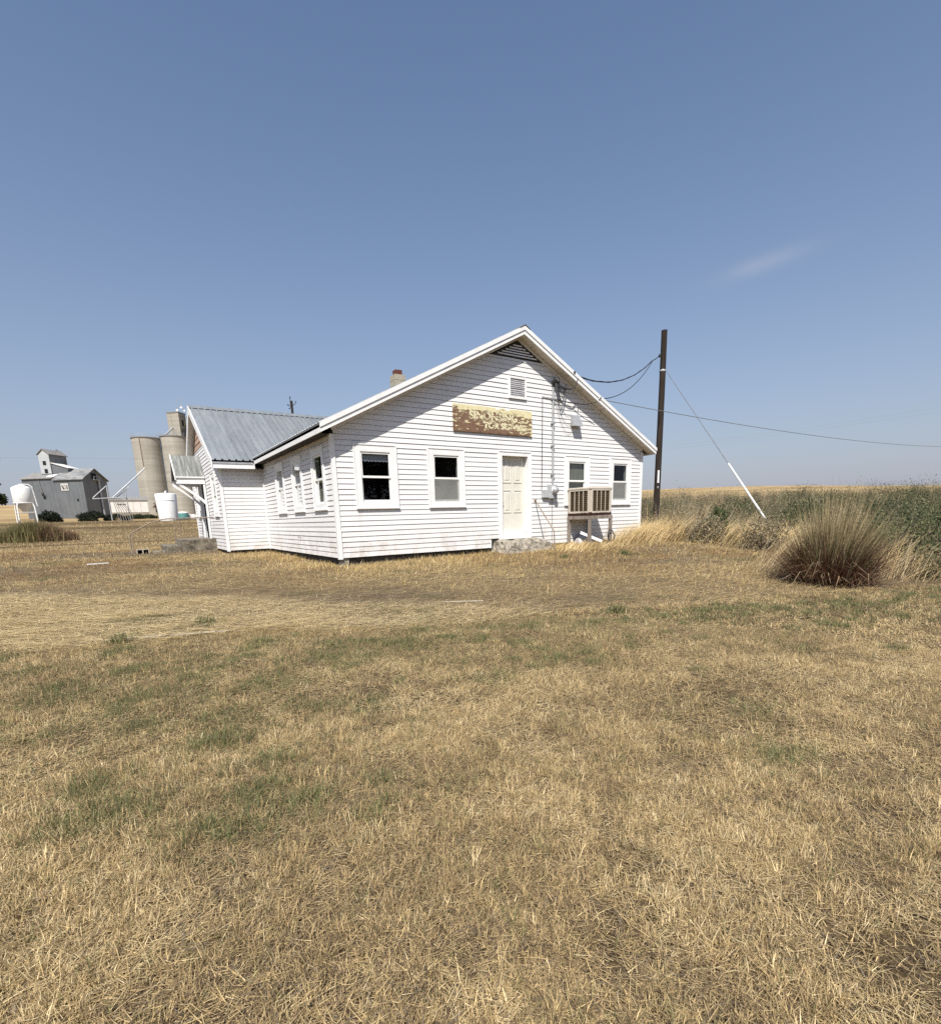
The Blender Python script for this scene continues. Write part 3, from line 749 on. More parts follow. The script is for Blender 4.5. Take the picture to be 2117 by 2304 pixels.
def wing_roof():
    XR = WW - .2; zr = 5.03; e = 6.44
    dn = Vector((0, -1, -WSL)).normalized(); Ls = math.hypot(WRY - e, WSL * (WRY - e)) + .04
    x = XR - .01
    while x < 4.0:
        roof_sheet((x, WRY, zr), (1, 0, 0), dn, .8, Ls, 4, h=.042)
        roof_sheet((x, WRY, zr), (1, 0, 0), Vector((0, 1, -WSL)).normalized(), .8, Ls, 4, h=.026); x += .8
    m = MB(); m.prism([(XR, WRY, zr - .02), (XR, e, 2.755), (XR, e, 2.69), (XR, WRY, zr - .09)], (4.5, 0, 0)); m.prism([(XR, WRY, zr - .02), (XR, 2 * WRY - e, 2.755), (XR, 2 * WRY - e, 2.69), (XR, WRY, zr - .09)], (4.5, 0, 0)); m.build('roof_deck', 'sheathing', house)
    for s in (0, 1):
        Y = (lambda y: y) if s == 0 else (lambda y: 2 * WRY - y)
        m = MB(); m.prism([(XR - .002, Y(e - .02), 2.53), (XR - .002, Y(WRY), wlow(WRY)), (XR - .002, Y(WRY), zr + .03), (XR - .002, Y(e - .02), 2.79)], (-.028, 0, 0)); m.build('rake_board', 'trim', house)
        m = MB(); m.prism([(XR, Y(L1), wlow(L1) + .02), (XR, Y(WRY), wlow(WRY) + .02), (XR, Y(WRY), wlow(WRY) + .035), (XR, Y(L1), wlow(L1) + .035)], (.2 - .001, 0, 0)); m.build('rake_soffit', 'trim', house)
    m = MB(); m.box(XR, -.29, e, e + .024, 2.535, 2.735); m.build('eave_fascia', 'trim', house)
    m = MB(); m.box(XR, -.335, e - .016, e - .001, 2.67, 2.725); m.build('drip_edge', 'galvanized', house)
    m = MB(); m.box(XR + .01, -.001, e + .025, L1 - .035, 2.56, 2.575); m.build('eave_soffit', 'sheathing', house)
    m = MB(); m.prism([(XR - .02, WRY - .2, zr - .08), (XR - .02, WRY, zr + .055), (XR - .02, WRY + .2, zr - .08), (XR - .02, WRY, zr + .03)], (5.2, 0, 0)); m.build('ridge_cap', 'roof_metal', house)
wing_roof()

# chimney: concrete blocks in courses with a red clay flue on top
def chimney():
    x0, x1, y0, y1 = 4.60, 5.01, 6.0, 6.41
    m = MB(); m.box(x0 + .012, x1 - .012, y0 + .012, y1 - .012, 4.6, 5.84); ch = m.build('chimney', 'mortar', house)
    z = 5.84; k = 0
    while z > 4.7:
        zt = z; zb = z - .19
        xm = (x0 + x1) / 2
        if k % 2 == 0:
            parts = [(x0, xm - .005, y0, y1), (xm + .005, x1, y0, y1)] if k else [(x0, x0 + .36, y0, y1), (x0 + .375, x1, y0, y1)]
        else: parts = [(x0, x1, y0, (y0 + y1) / 2 - .005), (x0, x1, (y0 + y1) / 2 + .005, y1)]
        for p in parts: MB().box(p[0], p[1], p[2], p[3], zb + .012, zt).build('block', 'chimney_block', ch)
        z -= .19; k += 1
    m = MB(); c = ((x0 + x1) / 2, (y0 + y1) / 2); a = .125
    for q in ((-a, a, -a, -a + .025), (-a, a, a - .025, a), (-a, -a + .025, -a + .025, a - .025), (a - .025, a, -a + .025, a - .025)): m.box(c[0] + q[0], c[0] + q[1], c[1] + q[2], c[1] + q[3], 5.80, 6.01)
    m.build('flue', 'flue_clay', ch)
chimney()

# awning over the wing door: little gable roof, fascia, posts, knee braces
def awning():
    yc, ya, zr, ze, x1, x0 = 10.80, 9.93, 3.36, 2.55, WW, -2.27
    m = MB(); m.prism([(x0, yc, zr), (x0, ya, ze), (x0, ya, ze - .03), (x0, yc, zr - .035)], (x1 - x0 - .001, 0, 0)); aw = m.build('awning', 'awning_roofing', house)
    tag(aw, 'weathered dark grey canopy over the side door')
    yb = 2 * yc - ya
    m = MB(); m.prism([(x0, yc, zr), (x0, yb, ze), (x0, yb, ze - .03), (x0, yc, zr - .035)], (x1 - x0 - .001, 0, 0)); m.build('slope', 'awning_roofing', aw)
    for y, q in ((ya, 1), (yb, -1)):
        m = MB(); m.box(x0, x1 - .034, min(y, y - q * .025), max(y, y - q * .025), ze - .045, ze - .002); m.box(x0 + .01, x1 - .034, min(y + q * .02, y + q * .055), max(y + q * .02, y + q * .055), ze - .20, ze - .05); m.box(x0, x1 - .034, min(y, y + q * .06), max(y, y + q * .06), ze - .25, ze - .201); m.build('fascia', 'trim', aw)
        # wall post and knee brace
        yy = y + q * .07
        m = MB(); m.box(x1 - .10, x1 - .034, yy - .05, yy + .05, .34, 2.30); m.build('post', 'trim', aw)
        m = MB(); pts = []
        for i in range(9):
            t = i / 8; pts.append((x1 - .07 - .82 * t, yy, 1.60 + .70 * (t ** .85)))
        for i in range(8): m.bar(pts[i], pts[i + 1], .07, .085)
        m.build('knee_brace', 'trim', aw)
    for s in (0, 1):
        Y = (lambda y: y) if s == 0 else (lambda y: 2 * yc - y)
        m = MB(); m.prism([(x0 - .002, Y(ya - .02), ze - .14), (x0 - .002, Y(yc), zr - .12), (x0 - .002, Y(yc), zr + .025), (x0 - .002, Y(ya - .02), ze + .015)], (-.03, 0, 0)); m.build('rake_board', 'trim', aw)
awning()
# small pipe stub on the left wall and threshold plank
m = MB(); m.tube([(0, 3.0, .42), (-.07, 3.0, .42), (-.075, 3.0, .46)], .012, 8); m.build('hose_bib', 'galvanized', house)
# ------------------------------------------------------------------ things fixed to or standing by the house
def gpt(x, y, dz=0): return (x, y, float(gz(x, y)) + dz)
def sign():
    x0, x1, z0, z1 = 3.15, 5.70, 2.967, 3.613
    t = thing('wooden_sign', (4.4, -.03, z0), 'flaking brown wooden sign with peeling cream lettering on the gable wall', 'sign')
    m = MB(); N = 24; n = .055        # board with a ragged top edge
    vs = []
    top = [z1 - (random.choice([0, 0, 0, .004, .008]) + (.05 if i in (13, 16) else 0)) for i in range(N + 1)]
    for i in range(N + 1):
        x = x0 + (x1 - x0) * i / N
        vs += [(x, -n, z0), (x, -n, top[i]), (x, -.024, top[i]), (x, -.024, z0)]
    fs = []
    for i in range(N):
        a = 4 * i; b = a + 4
        fs += [(a, b, b + 1, a + 1), (a + 1, b + 1, b + 2, a + 2), (a + 2, b + 2, b + 3, a + 3), (a + 3, b + 3, b, a)]
    fs += [(0, 1, 2, 3), (4 * N, 4 * N + 3, 4 * N + 2, 4 * N + 1)]
    m.add(vs, fs).build('board', 'sign_board', t)
    def text(body, xa, xb, zc, h, name):
        cu = bpy.data.curves.new(name, 'FONT'); cu.body = body; cu.size = h / .7; cu.align_x = 'CENTER'; cu.align_y = 'CENTER'; cu.offset = .012; cu.resolution_u = 3
        ob = bpy.data.objects.new(name, cu); col.objects.link(ob)
        bpy.context.view_layer.update()
        dg = bpy.context.evaluated_depsgraph_get(); me = bpy.data.meshes.new_from_object(ob.evaluated_get(dg))
        bpy.data.objects.remove(ob)
        co = np.array([v.co[:] for v in me.vertices]); w = co[:, 0].max() - co[:, 0].min(); k = (xb - xa) / w
        mid = (co[:, 0].max() + co[:, 0].min()) / 2
        for v in me.vertices:
            x, y = v.co.x, v.co.y; v.co = ((x - mid) * k + (xa + xb) / 2, -n - .0025, zc + y)
        me.materials.append(M['sign_paint']); o = bpy.data.objects.new(name, me); col.objects.link(o); attach(o, t)
    text('SINONSING', 3.62, 5.18, 3.375, .185, 'lettering')
    text('TOR SERVICE', 4.05, 5.52, 3.155, .14, 'lettering')
    m = MB()
    for x in (3.95, 4.25, 4.55, 4.85, 5.15, 5.45): m.box(x - .008, x + .008, -n - .006, -n - .0005, z0 + .004, z0 + .035)
    m.build('nail_strip', 'rust', t)
sign()

def cooler():
    X0, X1, Y0, Y1, Z0, Z1 = 7.10, 7.985, -.935, -.055, .815, 1.575
    t = thing('evaporative_cooler', (7.54, -.5, Z0), 'boxy tan evaporative cooler with rusted base under the window right of the door', 'cooler')
    m = MB(); b = .05
    # corner posts, top and bottom rails
    for x in (X0, X1 - b):
        for y in (Y0, Y1 - b): m.box(x, x + b, y, y + b, Z0 + .05, Z1 - .045)
    m.build('frame', 'cooler_metal', t)
    m = MB(); m.box(X0 - .02, X1 + .02, Y0 - .02, Y1 + .01, Z1 - .044, Z1 - .01); m.hexa([(X0 - .02, Y0 - .02, Z1 - .01), (X1 + .02, Y0 - .02, Z1 - .01), (X1 + .02, Y1 + .01, Z1 - .01), (X0 - .02, Y1 + .01, Z1 - .01), (X0 + .03, Y0 + .03, Z1 + .012), (X1 - .03, Y0 + .03, Z1 + .012), (X1 - .03, Y1 - .03, Z1 + .012), (X0 + .03, Y1 - .03, Z1 + .012)]); m.build('lid', 'cooler_metal', t)
    m = MB(); m.box(X0 + .015, X1 - .015, Y0 + .015, Y1 - .015, Z0 + .06, Z1 - .05); m.build('pad', 'cooler_pad', t)
    # louvred side panels: rim and four vertical bars on the two visible faces, plus the third
    def face(fn, a0, a1, nm):
        m = MB(); r = .045
        for q in ((a0, a1, Z1 - .09, Z1 - .046), (a0, a1, Z0 + .07, Z0 + .095), (a0, a0 + r, Z0 + .095, Z1 - .09), (a1 - r, a1, Z0 + .095, Z1 - .09)): lbox(m, fn, q[0], q[1], -.004, .012, q[2], q[3])
        p = m.build('panel', 'cooler_metal', t)
        for i in range(1, 4):
            a = a0 + r + (a1 - a0 - 2 * r) * i / 4
            m = MB(); lbox(m, fn, a - .010, a + .010, -.003, .009, Z0 + .096, Z1 - .091); m.build('bar', 'cooler_metal', p)
        for i in range(11):
            z = Z0 + .12 + (Z1 - Z0 - .23) * i / 10.0
            m = MB(); lbox(m, fn, a0 + r, a1 - r, -.016, -.0035, z, z + .008); m.build('louver', 'cooler_pad', p)
    face(lambda a, n, z: (X0 - n, a, z), Y0 + .052, Y1 - .052, 'l'); face(lambda a, n, z: (a, Y0 - n, z), X0 + .052, X1 - .052, 'f')
    # rusted water pan with a ragged upper edge of flaking paint
    m = MB(); m.box(X0 - .004, X1 + .004, Y0 - .004, Y1, Z0 - .03, Z0 + .062); m.build('water_pan', 'rust', t)
    for fn, a0, a1 in ((lambda a, n, z: (X0 - n, a, z), Y0 + .06, Y1 - .06), (lambda a, n, z: (a, Y0 - n, z), X0 + .06, X1 - .06)):
        m = MB(); N = 26; vs = []; fs = []
        for i in range(N + 1):
            a = a0 + (a1 - a0) * i / N; zl = Z0 + .052 - .035 * abs(mnoise.noise((a * 11, 3.1, 0)))
            vs += [fn(a, .014, Z0 + .075), fn(a, .014, zl), fn(a, .0075, zl), fn(a, .0075, Z0 + .075)]
        for i in range(N):
            q = 4 * i; fs += [(q, q + 4, q + 5, q + 1), (q + 1, q + 5, q + 6, q + 2), (q + 3, q + 7, q + 4, q)]
        m.add(vs, fs).build('flaking_skirt', 'cooler_metal', t)
    # stand
    s = thing('cooler_stand', gpt(7.54, -.5), 'weathered grey timber stand carrying the evaporative cooler', 'stand')
    zt = Z0 - .032
    m = MB(); m.box(X0 - .03, X1 + .03, Y0 - .03, Y0 + .012, zt - .10, zt - .002); m.build('rail', 'old_wood', s)
    m = MB(); m.box(X0 - .03, X0 + .012, Y0 + .013, Y1, zt - .10, zt - .002); m.build('rail', 'old_wood', s)
    m = MB(); m.box(X1 - .012, X1 + .03, Y0 + .013, Y1, zt - .10, zt - .002); m.build('rail', 'old_wood', s)
    m = MB(); m.box(X0 + .013, X1 - .013, Y0 + .013, Y1, zt - .03, zt - .002); m.build('deck_board', 'old_wood', s)
    for (x, y) in ((X0 - .028, Y0 - .028), (X1 - .05, Y0 - .028), (X0 - .028, Y1 - .08), (X1 - .05, Y1 - .08)):
        m = MB(); m.box(x, x + .075, y, y + .075, float(gz(x, y)) - .1, zt - .101); m.build('leg', 'old_wood', s)
    # hose looped by the right leg
    pts = []
    for i in range(23):
        a = i / 22 * 2.2 * math.pi; pts.append((X1 - .10 + .13 * math.cos(a), Y0 - .07 - .003 * i, .22 + .15 * math.sin(a) - .003 * i))
    h = MB().tube(pts, .016, 7).build('rubber_hose', 'black_rubber'); tag(h, 'black rubber hose looped round the leg of the cooler stand', 'hose')
    # clear plastic sheet crumpled below
    N = 26; vs = []; fs = []
    for i in range(N + 1):
        for j in range(N + 1):
            u, v = i / N, j / N; x = 7.25 + .62 * u; y = -.42 + .32 * v
            b_ = max(0, math.sin(u * math.pi)) ** .6 * max(0, math.sin(v * math.pi)) ** .6
            q = mnoise.noise((x * 7, y * 7, 1.3)) * .10 + abs(mnoise.noise((x * 15, y * 15, 4.3))) * .07
            vs.append((x + q * .4, y + q * .3, float(gz(x, y)) + .02 + b_ * (.30 + q)))
    for i in range(N):
        for j in range(N):
            a = i * (N + 1) + j; fs.append((a, a + N + 1, a + N + 2, a + 1))
    p = MB().add(vs, fs).build('plastic_sheet', 'plastic_bag', fix=False); tag(p, 'crumpled grey plastic sheet lying in the shade below the cooler', 'plastic sheet')
    # white downspout length lying between the legs
    m = MB(); a = Vector((7.06, -.62, .30)); b2 = Vector((7.42, -1.12, .04)); m.bar(a, b2, .085, .065)
    for o_ in (-.022, .022):
        d = (b2 - a).normalized(); sd = d.cross(Vector((0, 0, 1))).normalized() * o_
        m.bar(a + sd + Vector((0, 0, .036)), b2 + sd + Vector((0, 0, .036)), .012, .012)
    p = m.build('downspout', 'trim'); tag(p, 'loose white downspout leaning on the ground under the cooler', 'downspout')
cooler()

def electric():
    t = thing('electric_meter', (6.48, -.05, 1.3), 'grey electric meter box with round glass meter right of the door', 'electric meter')
    x0, x1, z0, z1 = 6.29, 6.585, 1.305, 1.705
    m = MB(); m.hexa([(x0, -.001, z0), (x1, -.001, z0), (x1, -.115, z0 + .01), (x0, -.115, z0 + .01), (x0, -.001, z1), (x1, -.001, z1), (x1, -.115, z1 - .02), (x0, -.115, z1 - .02)])
    m.box(x0 - .006, x1 + .006, -.122, -.112, z0 + .0, z1 - .03); m.build('box', 'grey_paint', t)
    m = MB(); c = ((x0 + x1) / 2 + .03, -.125, 1.53)
    m.lathe((0, 0, 0), [(.10, 0), (.10, .035), (.088, .04), (.085, .10), (.07, .125), (.001, .13)], 28)
    m.v = [(c[0] + v[0], c[1] - v[2], c[2] + v[1]) for v in m.v]; m.build('meter', 'galvanized', t)
    m = MB(); m.lathe((0, 0, 0), [(.104, 0), (.104, .03), (.09, .032)], 28); m.v = [(c[0] + v[0], c[1] - v[2] - .003, c[2] + v[1]) for v in m.v]; m.build('meter_ring', 'white_steel', t)
    m = MB(); m.box(6.075, 6.286, -.09, -.001, 1.335, 1.54); m.box(6.07, 6.288, -.096, -.088, 1.33, 1.545); m.build('side_box', 'grey_paint', t)
    m = MB(); m.tube([(6.12, -.05, 1.335), (6.12, -.05, 1.30)], .018, 8); m.tube([(6.2, -.05, 1.335), (6.2, -.05, 1.31)], .014, 8); m.build('nipple', 'galvanized', t)
    m = MB(); m.tube([(6.475, -.055, 1.70), (6.475, -.055, 3.0), (6.48, -.055, 4.36)], .030, 12); mast = m.build('mast', 'galvanized', t)
    m = MB()
    for z in (1.95, 2.75, 3.35, 4.0): m.box(6.42, 6.53, -.092, -.001, z, z + .03)
    m.build('strap', 'galvanized', mast)
    m = MB(); m.tube([(6.48, -.055, 4.33), (6.483, -.06, 4.42), (6.50, -.10, 4.50), (6.53, -.15, 4.50), (6.55, -.19, 4.43)], [.038, .046, .060, .064, .052], 12); m.build('weatherhead', 'black_rubber', mast)
    m = MB(); m.tube([(6.48, -.03, 1.3), (6.483, -.03, 0.0)], .007, 6); m.build('ground_wire', 'grey_cable', t)
    # bundle of loops hanging from the weatherhead
    m = MB()
    for k, (dx, dz) in enumerate(((.0, .30), (.04, .36), (.07, .28))):
        pts = []
        for i in range(12):
            u = i / 11; pts.append((6.53 + dx * .5 + (7.45 - 6.53) * u * .35, -.16 - .02 * k, 4.42 - dz * 1.6 * math.sin(math.pi * min(1, u * 1.1)) * (1 - .3 * u)))
        m.tube(pts, .010, 6)
    m.build('drip_loop', 'black_cable', t)
    # thin cable down the wall
    c2 = MB().tube([(7.95, -.33, 4.02), (7.6, -.20, 3.94), (7.1, -.06, 3.97), (6.6, -.035, 4.03), (6.103, -.03, 4.05), (6.095, -.03, 3.0), (6.075, -.03, 1.55)], .010, 6).build('telephone_cable', 'black_cable')
    tag(c2, 'thin black cable running along and down the gable wall beside the mast', 'cable')
    # wall lamp box
    f = thing('wall_box', (7.36, -.05, 3.36), 'small slanted galvanised box high on the gable right of the mast', 'utility box')
    m = MB(); x0, x1 = 7.20, 7.50; z0, z1 = 3.36, 3.66
    m.hexa([(x0 - .01, -.001, z0), (x1 + .03, -.001, z0), (x1 + .03, -.20, z0 - .02), (x0 - .01, -.20, z0 - .02), (x0, -.001, z1), (x1, -.001, z1), (x1, -.08, z1 - .01), (x0, -.08, z1 - .01)]); m.build('cover', 'galvanized', f)
    m = MB(); m.tube([(7.42, -.06, 3.65), (7.46, -.06, 3.8), (7.45, -.05, 4.0)], .006, 6); m.build('lead', 'grey_cable', f)
    m = MB()
    for k in range(3):
        pts = []
        for i in range(14):
            u = i / 13; pts.append((6.56 + (7.2 - 6.56) * u, -.035 - .006 * k, 4.25 - .28 * k * .5 - (.62 + .1 * k) * math.sin(u * math.pi * .62)))
        m.tube(pts, .005, 5)
    m.build('slack_wire', 'grey_cable', f)
electric()

# pipe rail by the front door
t = thing('pipe_handrail', gpt(5.84, -.85), 'bare metal pipe handrail sloping out from the wall beside the front door', 'handrail')
m = MB(); m.tube([(5.835, -.005, 1.25), (5.835, -.05, 1.23), (5.835, -.78, .44), (5.835, -.82, .36), (5.835, -.85, -.35)], .017, 10); m.build('rail', 'rusty_pipe', t)
m = MB(); m.lathe((0, 0, 0), [(.001, 0), (.045, .001), (.045, .01), (.02, .014)], 16); m.v = [(5.835 + v[0], -.022 - v[2], 1.25 + v[1]) for v in m.v]; m.build('flange', 'rusty_pipe', t)

def lumpy_block(name, x0, x1, y0, y1, z0, z1, amp, mat, n=14, seed=0, taper=0, parent=None):
    """a rough box whose faces are pushed about by noise"""
    import bmesh
    bm = bmesh.new(); bmesh.ops.create_cube(bm, size=1); bmesh.ops.subdivide_edges(bm, edges=bm.edges[:], cuts=n, use_grid_fill=True)
    for v in bm.verts:
        u = v.co; t_ = (.5 - u.z) * taper
        p = Vector((x0 + (u.x + .5) * (x1 - x0) + u.x * 2 * t_, y0 + (u.y + .5) * (y1 - y0) + u.y * 2 * t_, z0 + (u.z + .5) * (z1 - z0)))
        q = mnoise.noise_vector(p * 4 + Vector((seed, 0, 0))) * amp + mnoise.noise_vector(p * 13 + Vector((seed, 3, 0))) * amp * .45
        v.co = p + q
    me = bpy.data.meshes.new(name); bm.to_mesh(me); bm.free(); me.materials.append(M[mat]); o = bpy.data.objects.new(name, me); col.objects.link(o)
    if parent: attach(o, parent)
    return o
o = lumpy_block('concrete_stoop', 4.36, 5.80, -.66, -.04, -.38, .17, .075, 'concrete', 22, 2.2, .20); tag(o, 'crumbling rough concrete step under the cream front door', 'step')
# wing stoop with its steps
st = thing('concrete_steps', gpt(-2.2, 9.5), 'concrete landing and steps below the side door awning of the wing', 'steps')
lumpy_block('landing', -2.42, WW - .005, 9.06, 12.3, -.5, .335, .02, 'old_concrete', 14, 1, 0, st)
lumpy_block('step', -2.93, -2.43, 9.08, 12.2, -.5, .135, .02, 'old_concrete', 12, 5, 0, st)
o = lumpy_block('stone_slab', -3.32, -2.96, 9.1, 9.5, -.3, .0, .012, 'concrete', 8, 7); tag(o, 'pale slab lying at the foot of the wing steps', 'slab')
def cinder_block():
    t = thing('cinder_block', gpt(-3.6, 9.15), 'hollow grey cinder block lying beside the foot of the handrail', 'block')
    x0, x1, y0, y1, z0, z1 = -3.80, -3.42, 9.08, 9.27, -.12, .10
    m = MB()
    for q in ((x0, x1, z1 - .03, z1), (x0, x1, z0, z0 + .03), (x0, x0 + .035, z0 + .03, z1 - .03), (x1 - .035, x1, z0 + .03, z1 - .03), ((x0 + x1) / 2 - .018, (x0 + x1) / 2 + .018, z0 + .03, z1 - .03)): m.box(q[0], q[1], y0, y1, q[2], q[3])
    m.build('shell', 'chimney_block', t); m = MB(); m.box(x0 + .036, x1 - .036, y1 - .03, y1 - .01, z0 + .031, z1 - .031); m.build('web', 'dark_opening', t)
cinder_block()
t = thing('curved_handrail', gpt(-3.9, 9.1), 'rusty curved pipe handrail leading up to the side door landing', 'handrail')
m = MB(); m.tube([(-3.90, 9.1, -.25), (-3.93, 9.1, .30), (-3.92, 9.1, .53), (-3.87, 9.1, .62), (-3.77, 9.1, .69), (-3.3, 9.1, .94), (-2.92, 9.1, 1.06), (-2.75, 9.1, 1.075), (-1.33, 9.1, 1.09)], .020, 10); m.build('rail', 'rusty_pipe', t)
for (xb, xt) in ((-2.585, -2.575), (-2.40, -2.43)):
    m = MB(); m.tube([(xb, 9.1, .1), (xt, 9.1, 1.06)], .013, 8); m.build('post', 'rusty_pipe', t)
m = MB(); m.tube([(-3.84, 9.1, -.25), (-3.86, 9.1, .35), (-3.80, 9.1, .66)], .014, 8); m.build('post', 'rusty_pipe', t)

# ------------------------------------------------------------------ pole, wires
def sag(a, b, d, n=24):
    a = Vector(a); b = Vector(b)
    return [a.lerp(b, i / n) - Vector((0, 0, d * 4 * (i / n) * (1 - i / n))) for i in range(n + 1)]
PX, PY = 16.806, 4.058
def pole():
    t = thing('utility_pole', gpt(PX, PY), 'dark weathered wooden utility pole standing right of the house', 'utility pole')
    pts = []; rr = []
    for i in range(14):
        u = i / 13; z = -.6 + (8.6 + .6) * u; pts.append((PX + .02 * math.sin(u * 4), PY + .012 * math.sin(u * 5), z)); rr.append(.145 - .022 * u)
    MB().tube(pts, rr, 20).build('shaft', 'pole_wood', t)
    m = MB(); m.lathe((PX, PY, 0), [(.142, 6.92), (.146, 6.93), (.146, 6.99), (.142, 7.0)], 20); m.build('band', 'galvanized', t)
    m = MB(); m.tube([(PX - .12, PY, 7.56), (PX - .20, PY + .05, 7.56)], .02, 8); m.tube([(PX - .2, PY + .05, 7.50), (PX - .2, PY + .05, 7.62)], .035, 10); m.build('insulator', 'black_rubber', t)
    d = (Vector((CAM.x, CAM.y, 0)) - Vector((PX, PY, 0))).normalized(); sd = Vector((-d.y, d.x, 0))
    m = MB(); c = Vector((PX, PY, 2.42)) + d * .150 + sd * (.03)
    m.bar(c + Vector((0, 0, -.28)), c + Vector((0, 0, .28)), .075, .006, up=d); m.build('tag_plate', 'white_plastic', t)
    m = MB(); c = Vector((PX, PY, 1.95)) + d * .150 + sd * (.03); m.bar(c + Vector((0, 0, -.05)), c + Vector((0, 0, .05)), .05, .006, up=d); m.build('tag_plate', 'galvanized', t)
    g = thing('guy_wire', gpt(13.53, -3.24), 'steel guy wire with white guard tube slanting from the pole into the weeds', 'guy wire')
    A = Vector((PX + .1, PY - .1, 6.96)); B = Vector((13.53, -3.24, -.35)); 
    u = .0
    MB().tube([A, A.lerp(B, .35) , A.lerp(B, 1)], .012, 6).build('wire', 'grey_cable', g)
    lo_ = A.lerp(B, .885); hi_ = A.lerp(B, .61)
    MB().tube([hi_, lo_], .033, 10).build('guard', 'white_plastic', g)
pole()
def cables():
    att = Vector((PX - .2, PY + .05, 7.56)); H1 = Vector((7.16, -.335, 4.62)); H2 = Vector((8.11, -.335, 4.12))
    t = thing('service_cable', tuple(H1), 'thick black twisted service cable from the pole to the gable edge', 'cable')
    k = att.lerp(H1, .13) - Vector((0, 0, .12))
    p = sag(att, k, .02, 4) + sag(k, H1, .42, 26)[1:]
    m = MB(); m.tube(p, .018, 6)
    q = [v + Vector((0, .018 * math.sin(i * 1.3), .018 * math.cos(i * 1.3))) for i, v in enumerate(p)]; m.tube(q, .012, 5); m.build('strand', 'black_cable', t)
    m = MB()
    for j in range(3):
        e = Vector((6.56, -.17, 4.40 - .05 * j)); s_ = H1 + Vector((0, 0, -.01))
        mid = Vector((7.05 + .02 * j, -.30, 4.05 + .05 * j)); pts = []
        for i in range(15):
            u = i / 14; pts.append(s_ * (1 - u) ** 2 + mid * (2 * u * (1 - u)) + e * u ** 2)
        m.tube(pts, .011, 6)
    m.build('lead', 'black_cable', t)
    m = MB(); m.tube([(7.0, -.36, 4.70), (7.0, -.30, 4.70)], .035, 10); m.build('plug', 'black_rubber', t)
    t2 = thing('drop_wire', tuple(H2), 'black drop wire from the pole to the lower right gable edge', 'cable')
    m = MB(); m.tube(sag(k - Vector((0, 0, .03)), H2, .35, 26), .013, 6); m.build('strand', 'black_cable', t2)
    m = MB(); m.tube([H2 + Vector((-.1, .0, -.02)), H2 + Vector((-.05, -.03, .05)), H2], .014, 6); m.build('hook', 'galvanized', t2)
    far = Vector((80, 0, 8))
    w = MB().tube(sag(H2 + Vector((.02, 0, -.02)), far, 1.5, 40), .011, 5).build('telephone_wire', 'grey_cable'); tag(w, 'single thin wire running from the gable edge off to the far right', 'wire')
cables()
